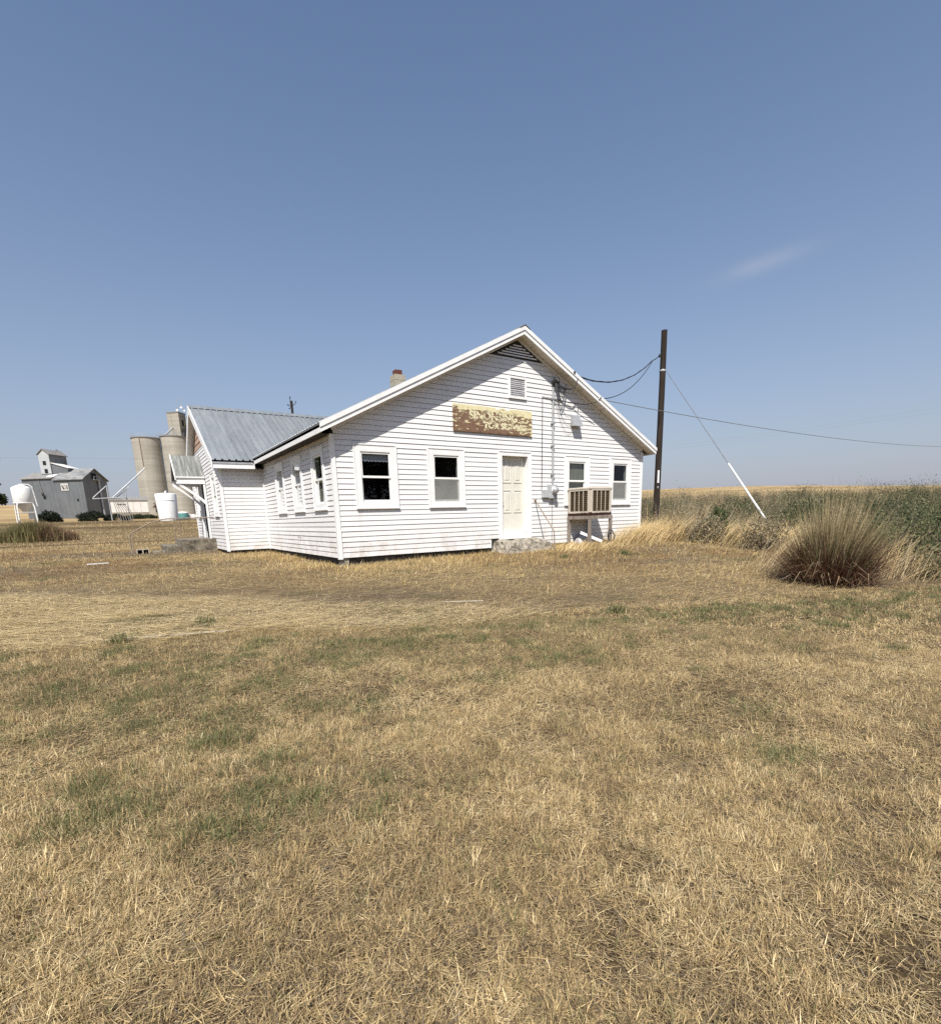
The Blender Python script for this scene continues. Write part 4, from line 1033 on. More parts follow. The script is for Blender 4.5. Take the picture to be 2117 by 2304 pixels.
# ------------------------------------------------------------------ grain elevator, silos and yard things in the distance
def elevator():
    o = Vector((-10.7, 138.47, 0)); ea = Vector((-.799, .602, 0)); eb = Vector((.602, .799, 0)); zb = 2.6
    P = lambda a, b, z: tuple(o + ea * a + eb * b + Vector((0, 0, z)))
    t = thing('grain_elevator', P(7, 3.7, zb), 'old grey metal-clad grain elevator with cupola and emblem on its lit wall', 'grain elevator')
    def hx(a0, a1, b0, b1, z0, z1): return MB().hexa([P(a0, b0, z0), P(a1, b0, z0), P(a1, b1, z0), P(a0, b1, z0), P(a0, b0, z1), P(a1, b0, z1), P(a1, b1, z1), P(a0, b1, z1)])
    D = 7.4; h = D / 2
    m = hx(0, 7.08, 0, D, zb, 12.0); m.prism([P(0, 0, 12.0), P(0, D, 12.0), P(0, h, 14.4)], ea * 7.08); m.build('wall', 'elevator_metal', t)
    m = hx(7.09, 14.78, .05, D - .05, zb, 12.35); m.prism([P(7.09, .05, 12.35), P(7.09, D - .05, 12.35), P(7.09, h, 13.9)], ea * 7.69); m.build('wall', 'elevator_metal', t)
    for (b0, b1) in ((-.35, h), (D + .35, h)):
        m = MB(); e = 12.0 - .35 * 2.4 / h; m.prism([P(-.35, b0, e + .05), P(-.35, b1, 14.45), P(-.35, b1, 14.65), P(-.35, b0, e + .25)], ea * 7.5); m.build('roof', 'elevator_roof', t)
        m = MB(); m.prism([P(7.16, b0 * .8 if b0 < 0 else D + .28, 12.28), P(7.16, b1, 13.95), P(7.16, b1, 14.08), P(7.16, b0 * .8 if b0 < 0 else D + .28, 12.42)], ea * 7.8); m.build('roof', 'silo_roof', t)
    # cupola
    m = hx(8.75, 11.38, 2.0, 6.86, 12.8, 18.0); m.prism([P(8.75, 2.0, 18.0), P(11.38, 2.0, 18.0), P(10.065, 2.0, 19.05)], eb * 4.86); c = m.build('cupola', 'elevator_metal', t)
    for s in (0, 1):
        A = (lambda a: a) if s == 0 else (lambda a: 20.13 - a)
        m = MB(); m.prism([P(A(8.5), 1.75, 17.82), P(A(10.065), 1.75, 19.08), P(A(10.065), 1.75, 19.22), P(A(8.5), 1.75, 17.96)], eb * 5.4); m.build('roof', 'silo_roof', c)
    m = MB(); m.bar(P(10.0, 5.9, 18.9), P(10.0, 5.9, 19.5), .3, .3); m.build('vent', 'silo_roof', c)
    m = hx(8.78, 11.36, 1.96, 1.995, 13.6, 18.0); m.prism([P(8.78, 1.96, 18.0), P(11.36, 1.96, 18.0), P(10.065, 1.96, 19.0)], eb * .03); m.build('gable_cladding', 'grey_paint', c)
    for (a, z, s) in ((10.1, 16.0, .38), (10.0, 14.2, .38)):
        hx(a - s, a + s, 1.90, 1.955, z - .45, z + .45).build('window', 'dark_opening', c)
    hx(8.68, 8.76, 3.6, 4.3, 15.2, 15.95).build('window', 'dark_opening', c)
    m = hx(4.9, 8.74, 2.2, 5.2, 12.9, 14.7); m.prism([P(8.74, 2.2, 14.7), P(4.9, 2.2, 14.7), P(8.74, 2.2, 15.9)], eb * 3.0); g = m.build('gallery', 'elevator_metal', t)
    m = MB(); m.prism([P(8.745, 2.0, 15.95), P(4.6, 2.0, 14.66), P(4.6, 2.0, 14.78), P(8.745, 2.0, 16.08)], eb * 3.4); m.build('roof', 'shed_white', g)
    m = MB(); m.prism([P(8.0, .6, 12.62), P(8.0, 1.9, 13.2), P(8.0, 1.9, 13.42), P(8.0, .6, 12.84)], -ea * 1.0 + ea * .2); m.prism([P(7.2, .4, 12.55), P(7.2, 1.7, 13.15), P(7.2, 1.7, 13.3), P(7.2, .4, 12.7)], ea * 1.9); m.build('roof_patch', 'shed_white', t)
    # loft opening, balcony and pipe on the shaded gable
    hx(-.06, .02, 2.8, 4.3, 12.2, 13.5).build('loft_opening', 'dark_opening', t)
    m = MB(); m.bar(P(-.6, 2.8, 12.0), P(-.6, 4.7, 12.0), .08, .08); m.bar(P(-.6, 2.8, 12.7), P(-.6, 4.7, 12.7), .06, .06)
    for b in (2.8, 3.75, 4.7): m.bar(P(-.6, b, 12.0), P(-.6, b, 12.7), .06, .06)
    m.bar(P(-.3, 2.7, 11.95), P(-.3, 4.8, 11.95), .7, .08); m.build('balcony', 'steel_pipe', t)
    MB().tube([P(-.2, 4.6, 11.9), P(-.2, 4.7, 3.5)], .22, 8).build('spout', 'steel_pipe', t)
    for (a, z, w, q) in ((10.2, 8.9, .25, .35), (9.9, 8.2, .3, .4), (1.9, 7.3, .2, .3), (10.3, 5.2, .2, .2)):
        hx(a - w, a + w, -.05, .03, z - q, z + q).build('window', 'dark_opening', t)
    m = MB(); m.tube([P(10.6, -.05, 12.2), P(10.1, -.08, 8.9)], .07, 6); m.build('conduit', 'silo_roof', t)
    hx(3.6, 5.4, -.10, -.02, 9.5, 11.1).build('emblem_board', 'emblem_white', t)
    f = lambda a, n, z: P(a, -.105 - n, z)
    m = MB(); m.prism([f(5.25, 0, 10.7), f(4.95, 0, 10.7), f(4.65, 0, 9.75), f(4.95, 0, 9.75)], tuple(-eb * .02)); m.build('emblem_stroke', 'emblem_dark', t)
    m = MB(); vs = []; n = 20
    for i in range(n):
        q = 2 * math.pi * i / n
        vs += [f(4.48 + .26 * math.cos(q), 0, 10.28 + .55 * math.sin(q)), f(4.48 + .12 * math.cos(q), 0, 10.28 + .36 * math.sin(q))]
    m.add(vs, [(2 * i, 2 * ((i + 1) % n), 2 * ((i + 1) % n) + 1, 2 * i + 1) for i in range(n)]); m.build('emblem_ring', 'emblem_brown', t, fix=False)
    m = MB(); m.prism([f(4.02, 0, 10.75), f(3.82, 0, 10.75), f(3.76, 0, 9.75), f(4.06, 0, 9.75)], tuple(-eb * .02)); m.build('emblem_bar', 'emblem_dark', t)
elevator()

def silo(name, x, y, r, z0, z1, label):
    t = thing(name, (x, y, z0), label, 'silo', 'concrete grain silos')
    m = MB(); m.lathe((x, y, 0), [(r, z0), (r, z1)], 72); m.build('barrel', 'silo_concrete', t)
    m = MB(); m.lathe((x, y, 0), [(r + .05, z1 - .35), (r + .22, z1 - .3), (r + .22, z1), (r - .2, z1 + .06), (.01, z1 + .15)], 72, smooth=False); m.build('rim', 'silo_roof', t)
    m = MB()
    for k in range(36):
        a = 2 * math.pi * k / 36; p = (x + (r + .1) * math.cos(a), y + (r + .1) * math.sin(a)); m.bar((p[0], p[1], z1), (p[0], p[1], z1 + 1.05), .05, .05)
    for z in (.55, 1.05):
        pts = [(x + (r + .1) * math.cos(2 * math.pi * k / 48), y + (r + .1) * math.sin(2 * math.pi * k / 48), z1 + z) for k in range(49)]; m.tube(pts, .025, 4, caps=False)
    m.build('railing', 'steel_pipe', t)
    return t
s1 = silo('grain_silo', 6.38, 213.3, 4.42, 3.2, 32.0, 'tall round concrete grain silo, the outer one, with a dark vertical stain')
s2 = silo('grain_silo', 15.45, 213.0, 4.58, 3.2, 32.9, 'tall round concrete grain silo partly hidden behind the house wing')
m = MB(); m.tube([(4.3, 209.35, 31.5), (4.4, 209.3, 22.0)], .16, 6); m.build('downpipe', 'emblem_brown', s1)
m = MB(); m.box(5.6, 6.6, 208.4, 208.95, 8.2, 9.2); m.bar((6.1, 208.6, 8.6), (5.4, 207.6, 7.6), .5, .5); m.bar((6.3, 208.7, 8.4), (6.4, 208.7, 5.2), .3, .3); m.build('loading_spout', 'emblem_brown', s1)
m = MB(); m.lathe((6.38, 213.3, 0), [(4.6, 3.2), (4.6, 6.3), (4.42, 6.45)], 48); m.build('plinth', 'concrete', s1)
def headhouse():
    t = thing('elevator_headhouse', (17.7, 211, 33), 'tall concrete headhouse and shaft with antennas rising above the silos', 'headhouse')
    ea = Vector((-.799, .602, 0)); eb = Vector((.602, .799, 0)); o = Vector((17.6, 209.8, 0))
    P = lambda a, b, z: tuple(o + ea * a + eb * b + Vector((0, 0, z)))
    def hx(a0, a1, b0, b1, z0, z1): return MB().hexa([P(a0, b0, z0), P(a1, b0, z0), P(a1, b1, z0), P(a0, b1, z0), P(a0, b0, z1), P(a1, b0, z1), P(a1, b1, z1), P(a0, b1, z1)])
    hx(0, 4.4, 0, 4.2, 32.0, 41.0).build('tower', 'silo_concrete', t)
    hx(-.15, 4.55, -.15, 4.35, 41.0, 41.35).build('parapet', 'silo_roof', t)
    hx(-.06, .02, 1.6, 2.6, 36.8, 38.8).build('window', 'dark_opening', t)
    hx(-1.3, -.02, .9, 3.6, 33.4, 35.3).build('dust_collector', 'black_rubber', t)
    MB().tube([P(-.7, 2, 35.5), P(-1.2, 4, 36.0), (24, 210.0, 34.6)], .22, 8).build('duct', 'black_rubber', t)
    MB().tube([(15.3, 209.2, 35.6), (12.8, 210.6, 33.3)], .3, 8).build('spout', 'steel_pipe', t)
    MB().bar((15.35, 209.2, 35.5), (15.35, 209.2, 32.8), .18, .18).build('spout_leg', 'silo_roof', t)
    m = MB(); m.tube([P(.3, .6, 41.3), P(.35, .6, 46.6)], .05, 6); m.build('antenna', 'steel_pipe', t)
    m = MB(); m.tube([P(-.3, 2.4, 41.3), P(-.3, 2.4, 47.4)], .05, 6)
    for z in (43, 44.2, 45.4): m.tube([P(-.7, 2.4, z), P(.1, 2.4, z)], .03, 5)
    m.build('antenna', 'steel_pipe', t)
    for (a, b, z) in ((.5, .3, 42.0), (-.2, 1.8, 43.2), (-.2, 3.4, 42.4)):
        m = MB(); m.lathe((0, 0, 0), [(.01, 0), (.25, .05), (.42, .16)], 16); p = P(a, b, z); m.v = [(p[0] + v[0], p[1] - .2 + v[2] * -1, p[2] + v[1]) for v in m.v]; m.build('dish', 'white_plastic', t)
    MB().box(20.6, 30, 208.6, 216, 3.2, 40.8).build('shaft', 'silo_concrete', t)
    MB().box(20.3, 20.62, 208.3, 208.62, 3.2, 41.0).build('corner_pipe', 'shed_white', t)
headhouse()
def shed():
    t = thing('grain_shed', (-4, 190, 4), 'long low white grain storage shed in front of the silos', 'shed')
    m = MB(); m.box(-16, 3.2, 188.5, 196, 3.6, 9.3); m.build('wall', 'shed_white', t)
    m = MB(); m.prism([(-16.2, 188.2, 9.25), (-16.2, 192.2, 10.5), (-16.2, 196.3, 9.25)], (19.6, 0, 0)); m.build('roof', 'silo_roof', t)
    m = MB(); m.box(-16, 3.25, 188.3, 188.49, 3.3, 5.5); m.build('base_wall', 'concrete', t)
    m = MB(); m.box(-5.2, -3.9, 188.40, 188.49, 7.9, 8.15); m.box(-3.7, -2.9, 188.40, 188.49, 7.9, 8.15); m.build('lettering_band', 'emblem_dark', t)
    for k in range(10):
        x = -15 + k * 2.0; m = MB(); m.box(x - .04, x + .04, 188.42, 188.5, 5.55, 9.2); m.build('batten', 'shed_white', t)
shed()
def auger():
    y = 98.6; t = thing('grain_auger', (-4.5, y, 2.0), 'white steel spouts and support frames between elevator and silos', 'grain auger')
    q = lambda *p: [(x, y + d, z) for (x, d, z) in p]
    for nm, pts, r in (('spout', q((-8.0, 0, 5.72), (-5.2, .2, 5.9), (-3.1, .3, 5.98)), .09), ('brace', q((-7.9, 0, 5.9), (-5.7, .1, 7.95)), .08), ('post', q((-5.72, .1, 8.0), (-5.70, .1, 2.0)), .10), ('spout', q((-5.1, .4, 5.95), (-1.6, .8, 9.2), (.4, 1.2, 11.1)), .12), ('spout', q((-4.6, .6, 5.95), (-2.4, .8, 7.85)), .08), ('post', q((-3.12, .5, 7.5), (-3.03, .5, 1.9)), .09), ('brace', q((-3.4, .5, 7.3), (-3.45, .5, 6.1)), .07)):
        MB().tube(pts, r, 7).build(nm, 'steel_pipe', t)
    for k in range(7):
        x = -5.3 + k * .24; MB().tube(q((x, .3, 5.8), (x + .25, .2, 4.9), (x + .45 + .1 * k, .1, 3.7), (x + .6 + .12 * k, 0, 1.9)), .05, 5).build('loose_pipe', 'silo_roof', t)
auger()
def hopper_tank():
    cx, cy = -16.95, 97.8
    t = thing('hopper_tank', (cx, cy, 1.7), 'white hopper-bottomed tank on four legs at the left of the elevator', 'tank')
    m = MB(); m.lathe((cx, cy, 0), [(.25, 3.5), (1.24, 4.95), (1.30, 5.05), (1.30, 7.35), (1.2, 7.5), (.45, 7.86), (.01, 7.9)], 40); m.build('vessel', 'white_plastic', t)
    m = MB(); m.lathe((cx, cy, 0), [(1.34, 4.98), (1.38, 5.0), (1.38, 5.12), (1.34, 5.14)], 40); m.build('ring', 'white_steel', t)
    for k in range(4):
        a = math.pi / 4 + k * math.pi / 2 + .25; c, s_ = math.cos(a), math.sin(a)
        m = MB(); m.tube([(cx + 1.32 * c, cy + 1.32 * s_, 5.0), (cx + 1.5 * c, cy + 1.5 * s_, 4.5), (cx + 1.62 * c, cy + 1.62 * s_, 1.5)], .10, 8); m.build('leg', 'white_steel', t)
        b = a + math.pi / 2
        m = MB(); m.tube([(cx + 1.6 * c, cy + 1.6 * s_, 3.6), (cx + 1.6 * math.cos(b), cy + 1.6 * math.sin(b), 3.6)], .05, 6); m.build('brace', 'white_steel', t)
    m = MB(); m.tube([(cx + .2, cy - .6, 7.95), (cx + .9, cy - .7, 7.95), (cx + 1.35, cy - .6, 7.6), (cx + 1.62, cy - .5, 4.6)], .05, 6); m.tube([(cx + .2, cy - .2, 8.0), (cx + 1.0, cy - .2, 8.0), (cx + 1.42, cy - .2, 7.6), (cx + 1.66, cy - .2, 4.6)], .05, 6)
    for i in range(9):
        u = i / 8; z = 4.6 + 2.9 * u; x = cx + 1.64 - .26 * u; m.tube([(x, cy - .55, z), (x, cy - .2, z)], .03, 5)
    m.build('ladder', 'white_steel', t)
    m = MB(); m.lathe((cx, cy, 0), [(.28, 7.8), (.28, 8.0), (.01, 8.03)], 16); m.build('lid', 'white_plastic', t)
hopper_tank()
def poly_tank():
    cx, cy = -.12, 50.5; z0 = float(gz(cx, cy))
    t = thing('storage_tank', (cx, cy, z0), 'upright white cylindrical storage tank behind the curved handrail', 'tank')
    m = MB(); m.lathe((cx, cy, 0), [(.86, z0 - .1), (.87, z0), (.98, 3.98), (.95, 4.05), (.4, 4.14), (.01, 4.15)], 44); m.build('vessel', 'white_plastic', t)
    m = MB(); m.tube([(cx, cy, 4.12), (cx, cy, 4.3), (cx + .12, cy, 4.32)], .06, 8); m.build('vent', 'white_plastic', t)
    m = MB(); m.lathe((cx, cy, 0), [(.955, 3.35), (.975, 3.37), (.975, 3.42), (.965, 3.44)], 44); m.build('rib', 'white_plastic', t)
    cx, cy = 3.55, 78.3; t = thing('green_tank', (cx, cy, 1.7), 'small low teal tank beside the white storage tank', 'tank')
    m = MB(); m.lathe((cx, cy, 0), [(.70, 1.4), (.70, 2.65), (.66, 2.72)], 32); m.build('vessel', 'teal_plastic', t)
    m = MB(); m.lathe((cx, cy, 0), [(.71, 2.66), (.72, 2.76), (.5, 2.86), (.01, 2.9)], 32); m.build('lid', 'white_plastic', t)
    t = thing('pale_tarp_heap', (5.3, 79, 1.7), 'low pale covered heap beside the small teal tank', 'covered heap')
    lumpy_block('cover', 4.3, 6.4, 78.4, 79.6, 1.4, 2.45, .09, 'shed_white', 10, 3, .1, t)
poly_tank()
def far_pole():
    x, y = 12.35, 46.35; t = thing('power_pole', gpt(x, y), 'dark power pole showing above the ridge of the wing roof', 'utility pole')
    MB().tube([(x, y, -.3), (x, y, 13.35)], [.16, .12], 12).build('shaft', 'pole_wood', t)
    MB().tube([(x - .12, y, 12.6), (x - .12, y, 13.62)], .035, 6).build('top_pin', 'black_rubber', t)
    m = MB(); m.bar((x, y, 12.85), (x + .42, y - .1, 13.12), .05, .05); m.bar((x, y, 12.7), (x - .38, y + .1, 12.95), .05, .05); m.build('bracket', 'pole_wood', t)
    m = MB()
    for (dx, z) in ((.42, 13.2), (-.12, 13.62), (-.4, 12.85), (-.28, 12.5)):
        m.lathe((x + dx, y - .02, z), [(.01, 0), (.06, .02), (.07, .08), (.04, .14), (.01, .16)], 10)
    m.build('insulator', 'black_rubber', t)
    w = MB().tube(sag((-75, 115, 13.6), (60, 121, 18.0), 1.4, 50), .012, 4).build('overhead_wire', 'grey_cable'); tag(w, 'thin overhead wire crossing the sky in front of the silos', 'wire')
    for k, (za, zb_, zc) in enumerate(((21.0, 30, 0), (20.2, 28.8, 1))):
        w = MB().tube(sag((120, 175, za), (205, 5, zb_), 2.0, 40), .014, 4).build('overhead_wire', 'grey_cable'); tag(w, ('upper' if k == 0 else 'lower') + ' of two faint distant wires rising towards the right edge of the sky', 'wire')
far_pole()
# ------------------------------------------------------------------ vegetation
STRAW = (.535, .40, .20); PALE = (.69, .555, .325); TAN = (.395, .29, .15); BROWN = (.18, .125, .078); GREY = (.21, .18, .14); GREEN = (.13, .155, .058); OLIVE = (.24, .215, .10); DKGREEN = (.085, .10, .045)
def inside_house(x, y):
    return ((x > -.02) & (x < W_ + .02) & (y > -.0) & (y < HY1)) | ((x > WW - .02) & (x < .1) & (y > L1 - .02) & (y < WY1)) | ((x > -2.95) & (x < WW) & (y > 9.0) & (y < 12.4)) | ((x > 4.3) & (x < 5.85) & (y > -.66) & (y < .1))
def wedge(N, r0, r1, az0, az1):
    r = np.sqrt(rng.uniform(r0 ** 2, r1 ** 2, N)); az = np.radians(rng.uniform(az0, az1, N))
    return CAM.x + r * np.sin(az), CAM.y + r * np.cos(az), r
# scattered green tufts, thickest left of centre and along the lawn's far edge
_tx, _ty, _tr = wedge(900, 1.8, 11, -14, 82)
_tt = _ty - lawn_edge(_tx)
_tw = .10 + 1.0 * np.exp(-((_tx + 3.7) / 1.7) ** 2 - ((_ty + 7.2) / 1.6) ** 2) + .75 * np.exp(-((_tt + .75) / .6) ** 2) * S(-4.5, -1, _tx)
_k = (_tt < -.05) & (rng.random(900) < _tw); TUFT = np.stack([_tx[_k], _ty[_k], rng.uniform(.05, .17, _k.sum())], 1)
def green_mask(x, y):
    g = np.zeros(len(x))
    for tx, ty, tr in TUFT:
        g = np.maximum(g, np.exp(-(((x - tx) * .8) ** 2 + (y - ty) ** 2) / tr ** 2))
    t = y - lawn_edge(x)
    haze = .22 * np.exp(-((t + .8) / .8) ** 2) * S(-4, -1, x) + .17 * np.exp(-((x + 3.8) / 1.9) ** 2 - ((y + 7.2) / 1.8) ** 2)
    return np.clip(g + 1.35 * haze * (.45 + .9 * S(.42, .6, fbm(x, y, 3.2, 33, 3))), 0, 1)
def S_(a, b, x): return S(a, b, x)
def dirt_mask(x, y):
    d = S(.62, .74, .5 * fbm(x, y, .8, 51, 4) + .5 * fbm(x, y, 2.8, 52, 3))
    d2 = np.exp(-(((x - 1.7) / 1.1) ** 2 + ((y + 6.1) / .45) ** 2)) + .8 * np.exp(-(((x - 1.9) / .7) ** 2 + ((y + 4.2) / .4) ** 2))
    d3 = np.exp(-(((x + .35) / .55) ** 2 + ((y + 9.3) / .35) ** 2)) + np.exp(-(((x + 2.1) / .28) ** 2 + ((y + 11.0) / .22) ** 2)) + .8 * np.exp(-(((x + 2.75) / .2) ** 2 + ((y + 10.4) / .15) ** 2))
    return np.clip(d * .8 + d2 + d3, 0, 1)
def lawn():
    def emit(NC, per, NF, r0, r1, Hs, Ws, lab):
        # living and dead tussocks of turf: blades fan out from each crown
        x, y, r = wedge(NC, r0, r1, -17, 84)
        t = y - lawn_edge(x) + .5 * (fbm(x, y, .9, 3, 3) - .5)
        cl = .4 * fbm(x, y, 2.1, 61, 4) + .6 * fbm(x, y, 5.5, 62, 3)
        k = (t < .2) & ~inside_house(x, y) & (rng.random(NC) > .85 * dirt_mask(x, y)) & (rng.random(NC) < .25 + 1.3 * S(.36, .60, cl))
        x, y, cl, t = x[k], y[k], cl[k], t[k]; n = len(x)
        g = green_mask(x, y); tone = .45 * fbm(x, y, .9, 71, 4) + .55 * fbm(x, y, 3.4, 72, 3)
        isg = rng.random(n) < g * 1.05 + .012
        pale = rng.random(n) < .15 + .75 * S(.44, .60, tone)
        c = np.where(pale[:, None], pick(n, [STRAW, PALE, TAN], [5, 4, 2]), pick(n, [TAN, BROWN, STRAW, OLIVE], [5, 2.4, 3, 2.2]))
        c = np.where(isg[:, None], pick(n, [GREEN, OLIVE, (.165, .175, .075), DKGREEN], [4, 2, 3, 1.5]), c)
        hh = rng.uniform(*Hs, n) * (.55 + .9 * cl) * np.where(isg, 1.2, 1) * rng.uniform(.7, 1.3, n); rad = rng.uniform(.010, .035, n)
        cy_ = rng.uniform(0, 6.28, n); cl_ = np.abs(rng.normal(.1, .3, n))
        i = np.repeat(np.arange(n), per); m = len(i)
        a = rng.uniform(0, 6.28, m); q = np.sqrt(rng.random(m)) * rad[i]
        px = x[i] + q * np.cos(a); py = y[i] + q * np.sin(a)
        lean = np.abs(rng.normal(.42, .34, m)) + .35 * q / .03; yaw = a + rng.normal(0, .6, m)
        sw = rng.random(m) < .35; yaw = np.where(sw, cy_[i] + rng.normal(0, .4, m), yaw); lean = np.where(sw, lean + cl_[i], lean).clip(0, 1.6)
        mixd = rng.random(m) < .16; cc = np.where(mixd[:, None], pick(m, [STRAW, TAN, BROWN], [3, 3, 2]), c[i] * (1 + rng.normal(0, .13, (m, 1))).clip(.6, 1.5))
        P1 = np.stack([px, py, gz(px, py) - .004], 1); H1 = hh[i] * rng.uniform(.55, 1.2, m); W1 = rng.uniform(*Ws, m); b1 = rng.uniform(.5, 1.05, m)
        # fallen blades lying in the thatch
        x, y, r = wedge(NF, r0, r1, -17, 84); t = y - lawn_edge(x) + .5 * (fbm(x, y, .9, 3, 3) - .5)
        k = (t < .25) & ~inside_house(x, y) & (rng.random(NF) > .6 * dirt_mask(x, y)); x, y = x[k], y[k]; n = len(x)
        tone = .45 * fbm(x, y, .9, 71, 4) + .55 * fbm(x, y, 3.4, 72, 3); pl = rng.random(n) < .1 + .6 * S(.45, .6, tone)
        c2 = np.where(pl[:, None], pick(n, [STRAW, PALE, TAN], [4, 3, 3]), pick(n, [TAN, BROWN, (.12, .085, .05), GREY, STRAW], [5, 3, 2, 1, 4]))
        sw = fbm(x, y, .8, 81, 3) * 12; yaw2 = np.where(rng.random(n) < .22, sw + rng.normal(0, .5, n), rng.uniform(0, 6.28, n))
        P2 = np.stack([x, y, gz(x, y) + rng.uniform(.002, .022, n)], 1)
        o = blade_mesh('lawn_grass', P1, H1, W1, yaw, lean, cc, 'grass_blade', bend=b1, tri=r1 > 4); tag(o, lab, 'grass', kind='stuff')
        o = blade_mesh('lawn_thatch', P2, rng.uniform(Hs[0] * .7, Hs[1] * 1.25, n), rng.uniform(Ws[0] * .8, Ws[1], n), yaw2, rng.uniform(1.3, 1.62, n), c2, 'grass_blade', tri=True); tag(o, 'fallen dry blades matted under the ' + lab.split(' out')[0].split(' with')[0], 'thatch', kind='stuff')
    emit(19000, 11, 150000, .9, 3.3, (.028, .070), (.0017, .0038), 'short dry lawn grass nearest the camera')
    emit(40000, 9, 260000, 3.3, 6.4, (.028, .070), (.0026, .0052), 'dry lawn grass with green tufts in the middle distance')
    emit(80000, 8, 380000, 6.4, 14, (.03, .072), (.0045, .0085), 'dry mown lawn grass out to the tall weeds')
lawn()
def green_tufts():
    n_ = (TUFT[:, 2] ** 1.3 * 4200).astype(int); i = np.repeat(np.arange(len(TUFT)), n_); m = len(i)
    px = TUFT[i, 0] + rng.normal(0, .45, m) * TUFT[i, 2] * 1.15; py = TUFT[i, 1] + rng.normal(0, .45, m) * TUFT[i, 2]
    tc_ = pick(len(TUFT), [(.135, .15, .062), (.16, .17, .075), (.185, .18, .085), (.115, .13, .056)], [3, 3, 2, 2], .12); c = tc_[i] * (1 + rng.normal(0, .16, (m, 1))).clip(.6, 1.5)
    k = rng.random(m) < S(.36, .56, fbm(px, py, 7.0, 95, 3)) * .95 + .05; px, py, c = px[k], py[k], c[k]; m = len(px)
    dry = rng.random(m) < .22; c = np.where(dry[:, None], pick(m, [STRAW, TAN, OLIVE], [2, 2, 3]), c)
    r_ = np.hypot(px - CAM.x, py - CAM.y)
    o = blade_mesh('green_tufts', np.stack([px, py, gz(px, py) - .004], 1), rng.uniform(.03, .085, m), rng.uniform(.002, .0042, m) * np.clip(r_ / 3, 1, 2.5), rng.uniform(0, 6.28, m), np.abs(rng.normal(.5, .35, m)), c, 'grass_blade', tri=True)
    tag(o, 'small green grass tufts scattered over the dry lawn', 'grass', kind='stuff')
green_tufts()
def yard():
    N = 950000
    x, y, r = wedge(N, 5.2, 30, -18, 72)
    t = y - lawn_edge(x) + .5 * (fbm(x, y, .9, 3, 3) - .5)
    k = (t > -.1) & ~inside_house(x, y) & (rng.random(N) < np.clip(12 / r, .28, 1)) & ((x < 11.5) | (y < 0))
    x, y, r, t = x[k], y[k], r[k], t[k]; n = len(x)
    t = t + 2.0 * (fbm(x, y, .33, 13, 3) - .5)
    u = (x * 1 + y * -.33); v = t                                     # along and across the mown strips
    strip = fbm(u * .16, v * 1.0, .55, 91, 4)
    wind = S(-.1, .3, t) * (1 - S(1.1, 2.3, t + .45 * (x + .8))) * S(1.2, -.6, x)   # raked windrow of pale straw
    near_house = np.exp(-np.clip(-y, 0, 9) / 2.4) * S(-1.0, 1.0, x) * S(10, 0, y)
    band = S(.9, 1.6, t + .45 * (x + .8)) * (1 - S(2.6, 4.2, t + .3 * (x + .8))) * S(1.5, -1.0, x)
    grey = np.clip(.85 * S(.50, .64, strip) + .8 * band + .75 * dirt_mask(x, y), 0, 1) * (1 - wind) * (1 - .85 * near_house)
    dens = .55 + .55 * wind + .5 * near_house + .35 * S(.4, .6, fbm(x, y, 1.7, 15, 3)) - .22 * grey
    k = rng.random(n) < dens
    x, y, r, t, u, wind, grey, near_house = [q[k] for q in (x, y, r, t, u, wind, grey, near_house)]; n = len(x)
    c = pick(n, [TAN, STRAW, (.55, .405, .18), PALE, BROWN, GREY], [3, 5, 5, 3, 1.6, .5])
    c = np.where((rng.random(n) < wind * .9)[:, None], pick(n, [(.72, .59, .34), PALE, STRAW], [5, 4, 2], .10), c)
    c = np.where((rng.random(n) < near_house * .75)[:, None], pick(n, [(.55, .40, .17), STRAW, PALE, TAN], [4, 3, 2, 1]), c)
    c = np.where((rng.random(n) < grey * .75)[:, None], pick(n, [GREY, (.17, .14, .105), BROWN, (.31, .265, .20)], [4, 3, 2, 2]), c)
    warm = S(.5, .62, fbm(x, y, .35, 44, 3)) * S(4, 14, r); c = np.where((rng.random(n) < .5 * warm)[:, None], pick(n, [(.36, .225, .10), (.27, .165, .08)], [1, 1]), c)
    gr = S(.70, .78, fbm(x, y, 1.3, 17, 3)); c = np.where((rng.random(n) < gr * .8)[:, None], pick(n, [GREEN, DKGREEN, OLIVE], [3, 2, 2]), c)
    up = rng.random(n) < .30 + .3 * near_house
    sc = np.clip(r / 9, 1, 2.3)
    H = np.where(up, rng.uniform(.03, .11, n), rng.uniform(.06, .24, n)) * np.sqrt(sc); W = rng.uniform(.0034, .0072, n) * sc
    lean = np.where(up, np.abs(rng.normal(.6, .35, n)), rng.uniform(1.35, 1.66, n))
    yaw = np.where(rng.random(n) < .6, -.32 + rng.normal(0, .35, n) + np.where(rng.random(n) < .5, 0, np.pi), rng.uniform(0, 6.28, n))
    z = gz(x, y) + np.where(up, -.004, rng.uniform(.003, .03, n) + .045 * wind * rng.random(n))
    tag(blade_mesh('mown_straw', np.stack([x, y, z], 1), H, W, yaw, lean, c, 'grass_blade', tri=True), 'mown straw and thatch lying across the bare yard before the house', 'straw', kind='stuff')
    # the raked windrow itself and the golden stubble along the foot of the wall
    N = 150000; x, y, r = wedge(N, 5, 14, -17, 40); t = y - lawn_edge(x) + .5 * (fbm(x, y, .9, 3, 3) - .5); t = np.where(t > .1, t + 2.4 * (fbm(x, y, .33, 13, 3) - .5) * S(.1, .9, t), t)
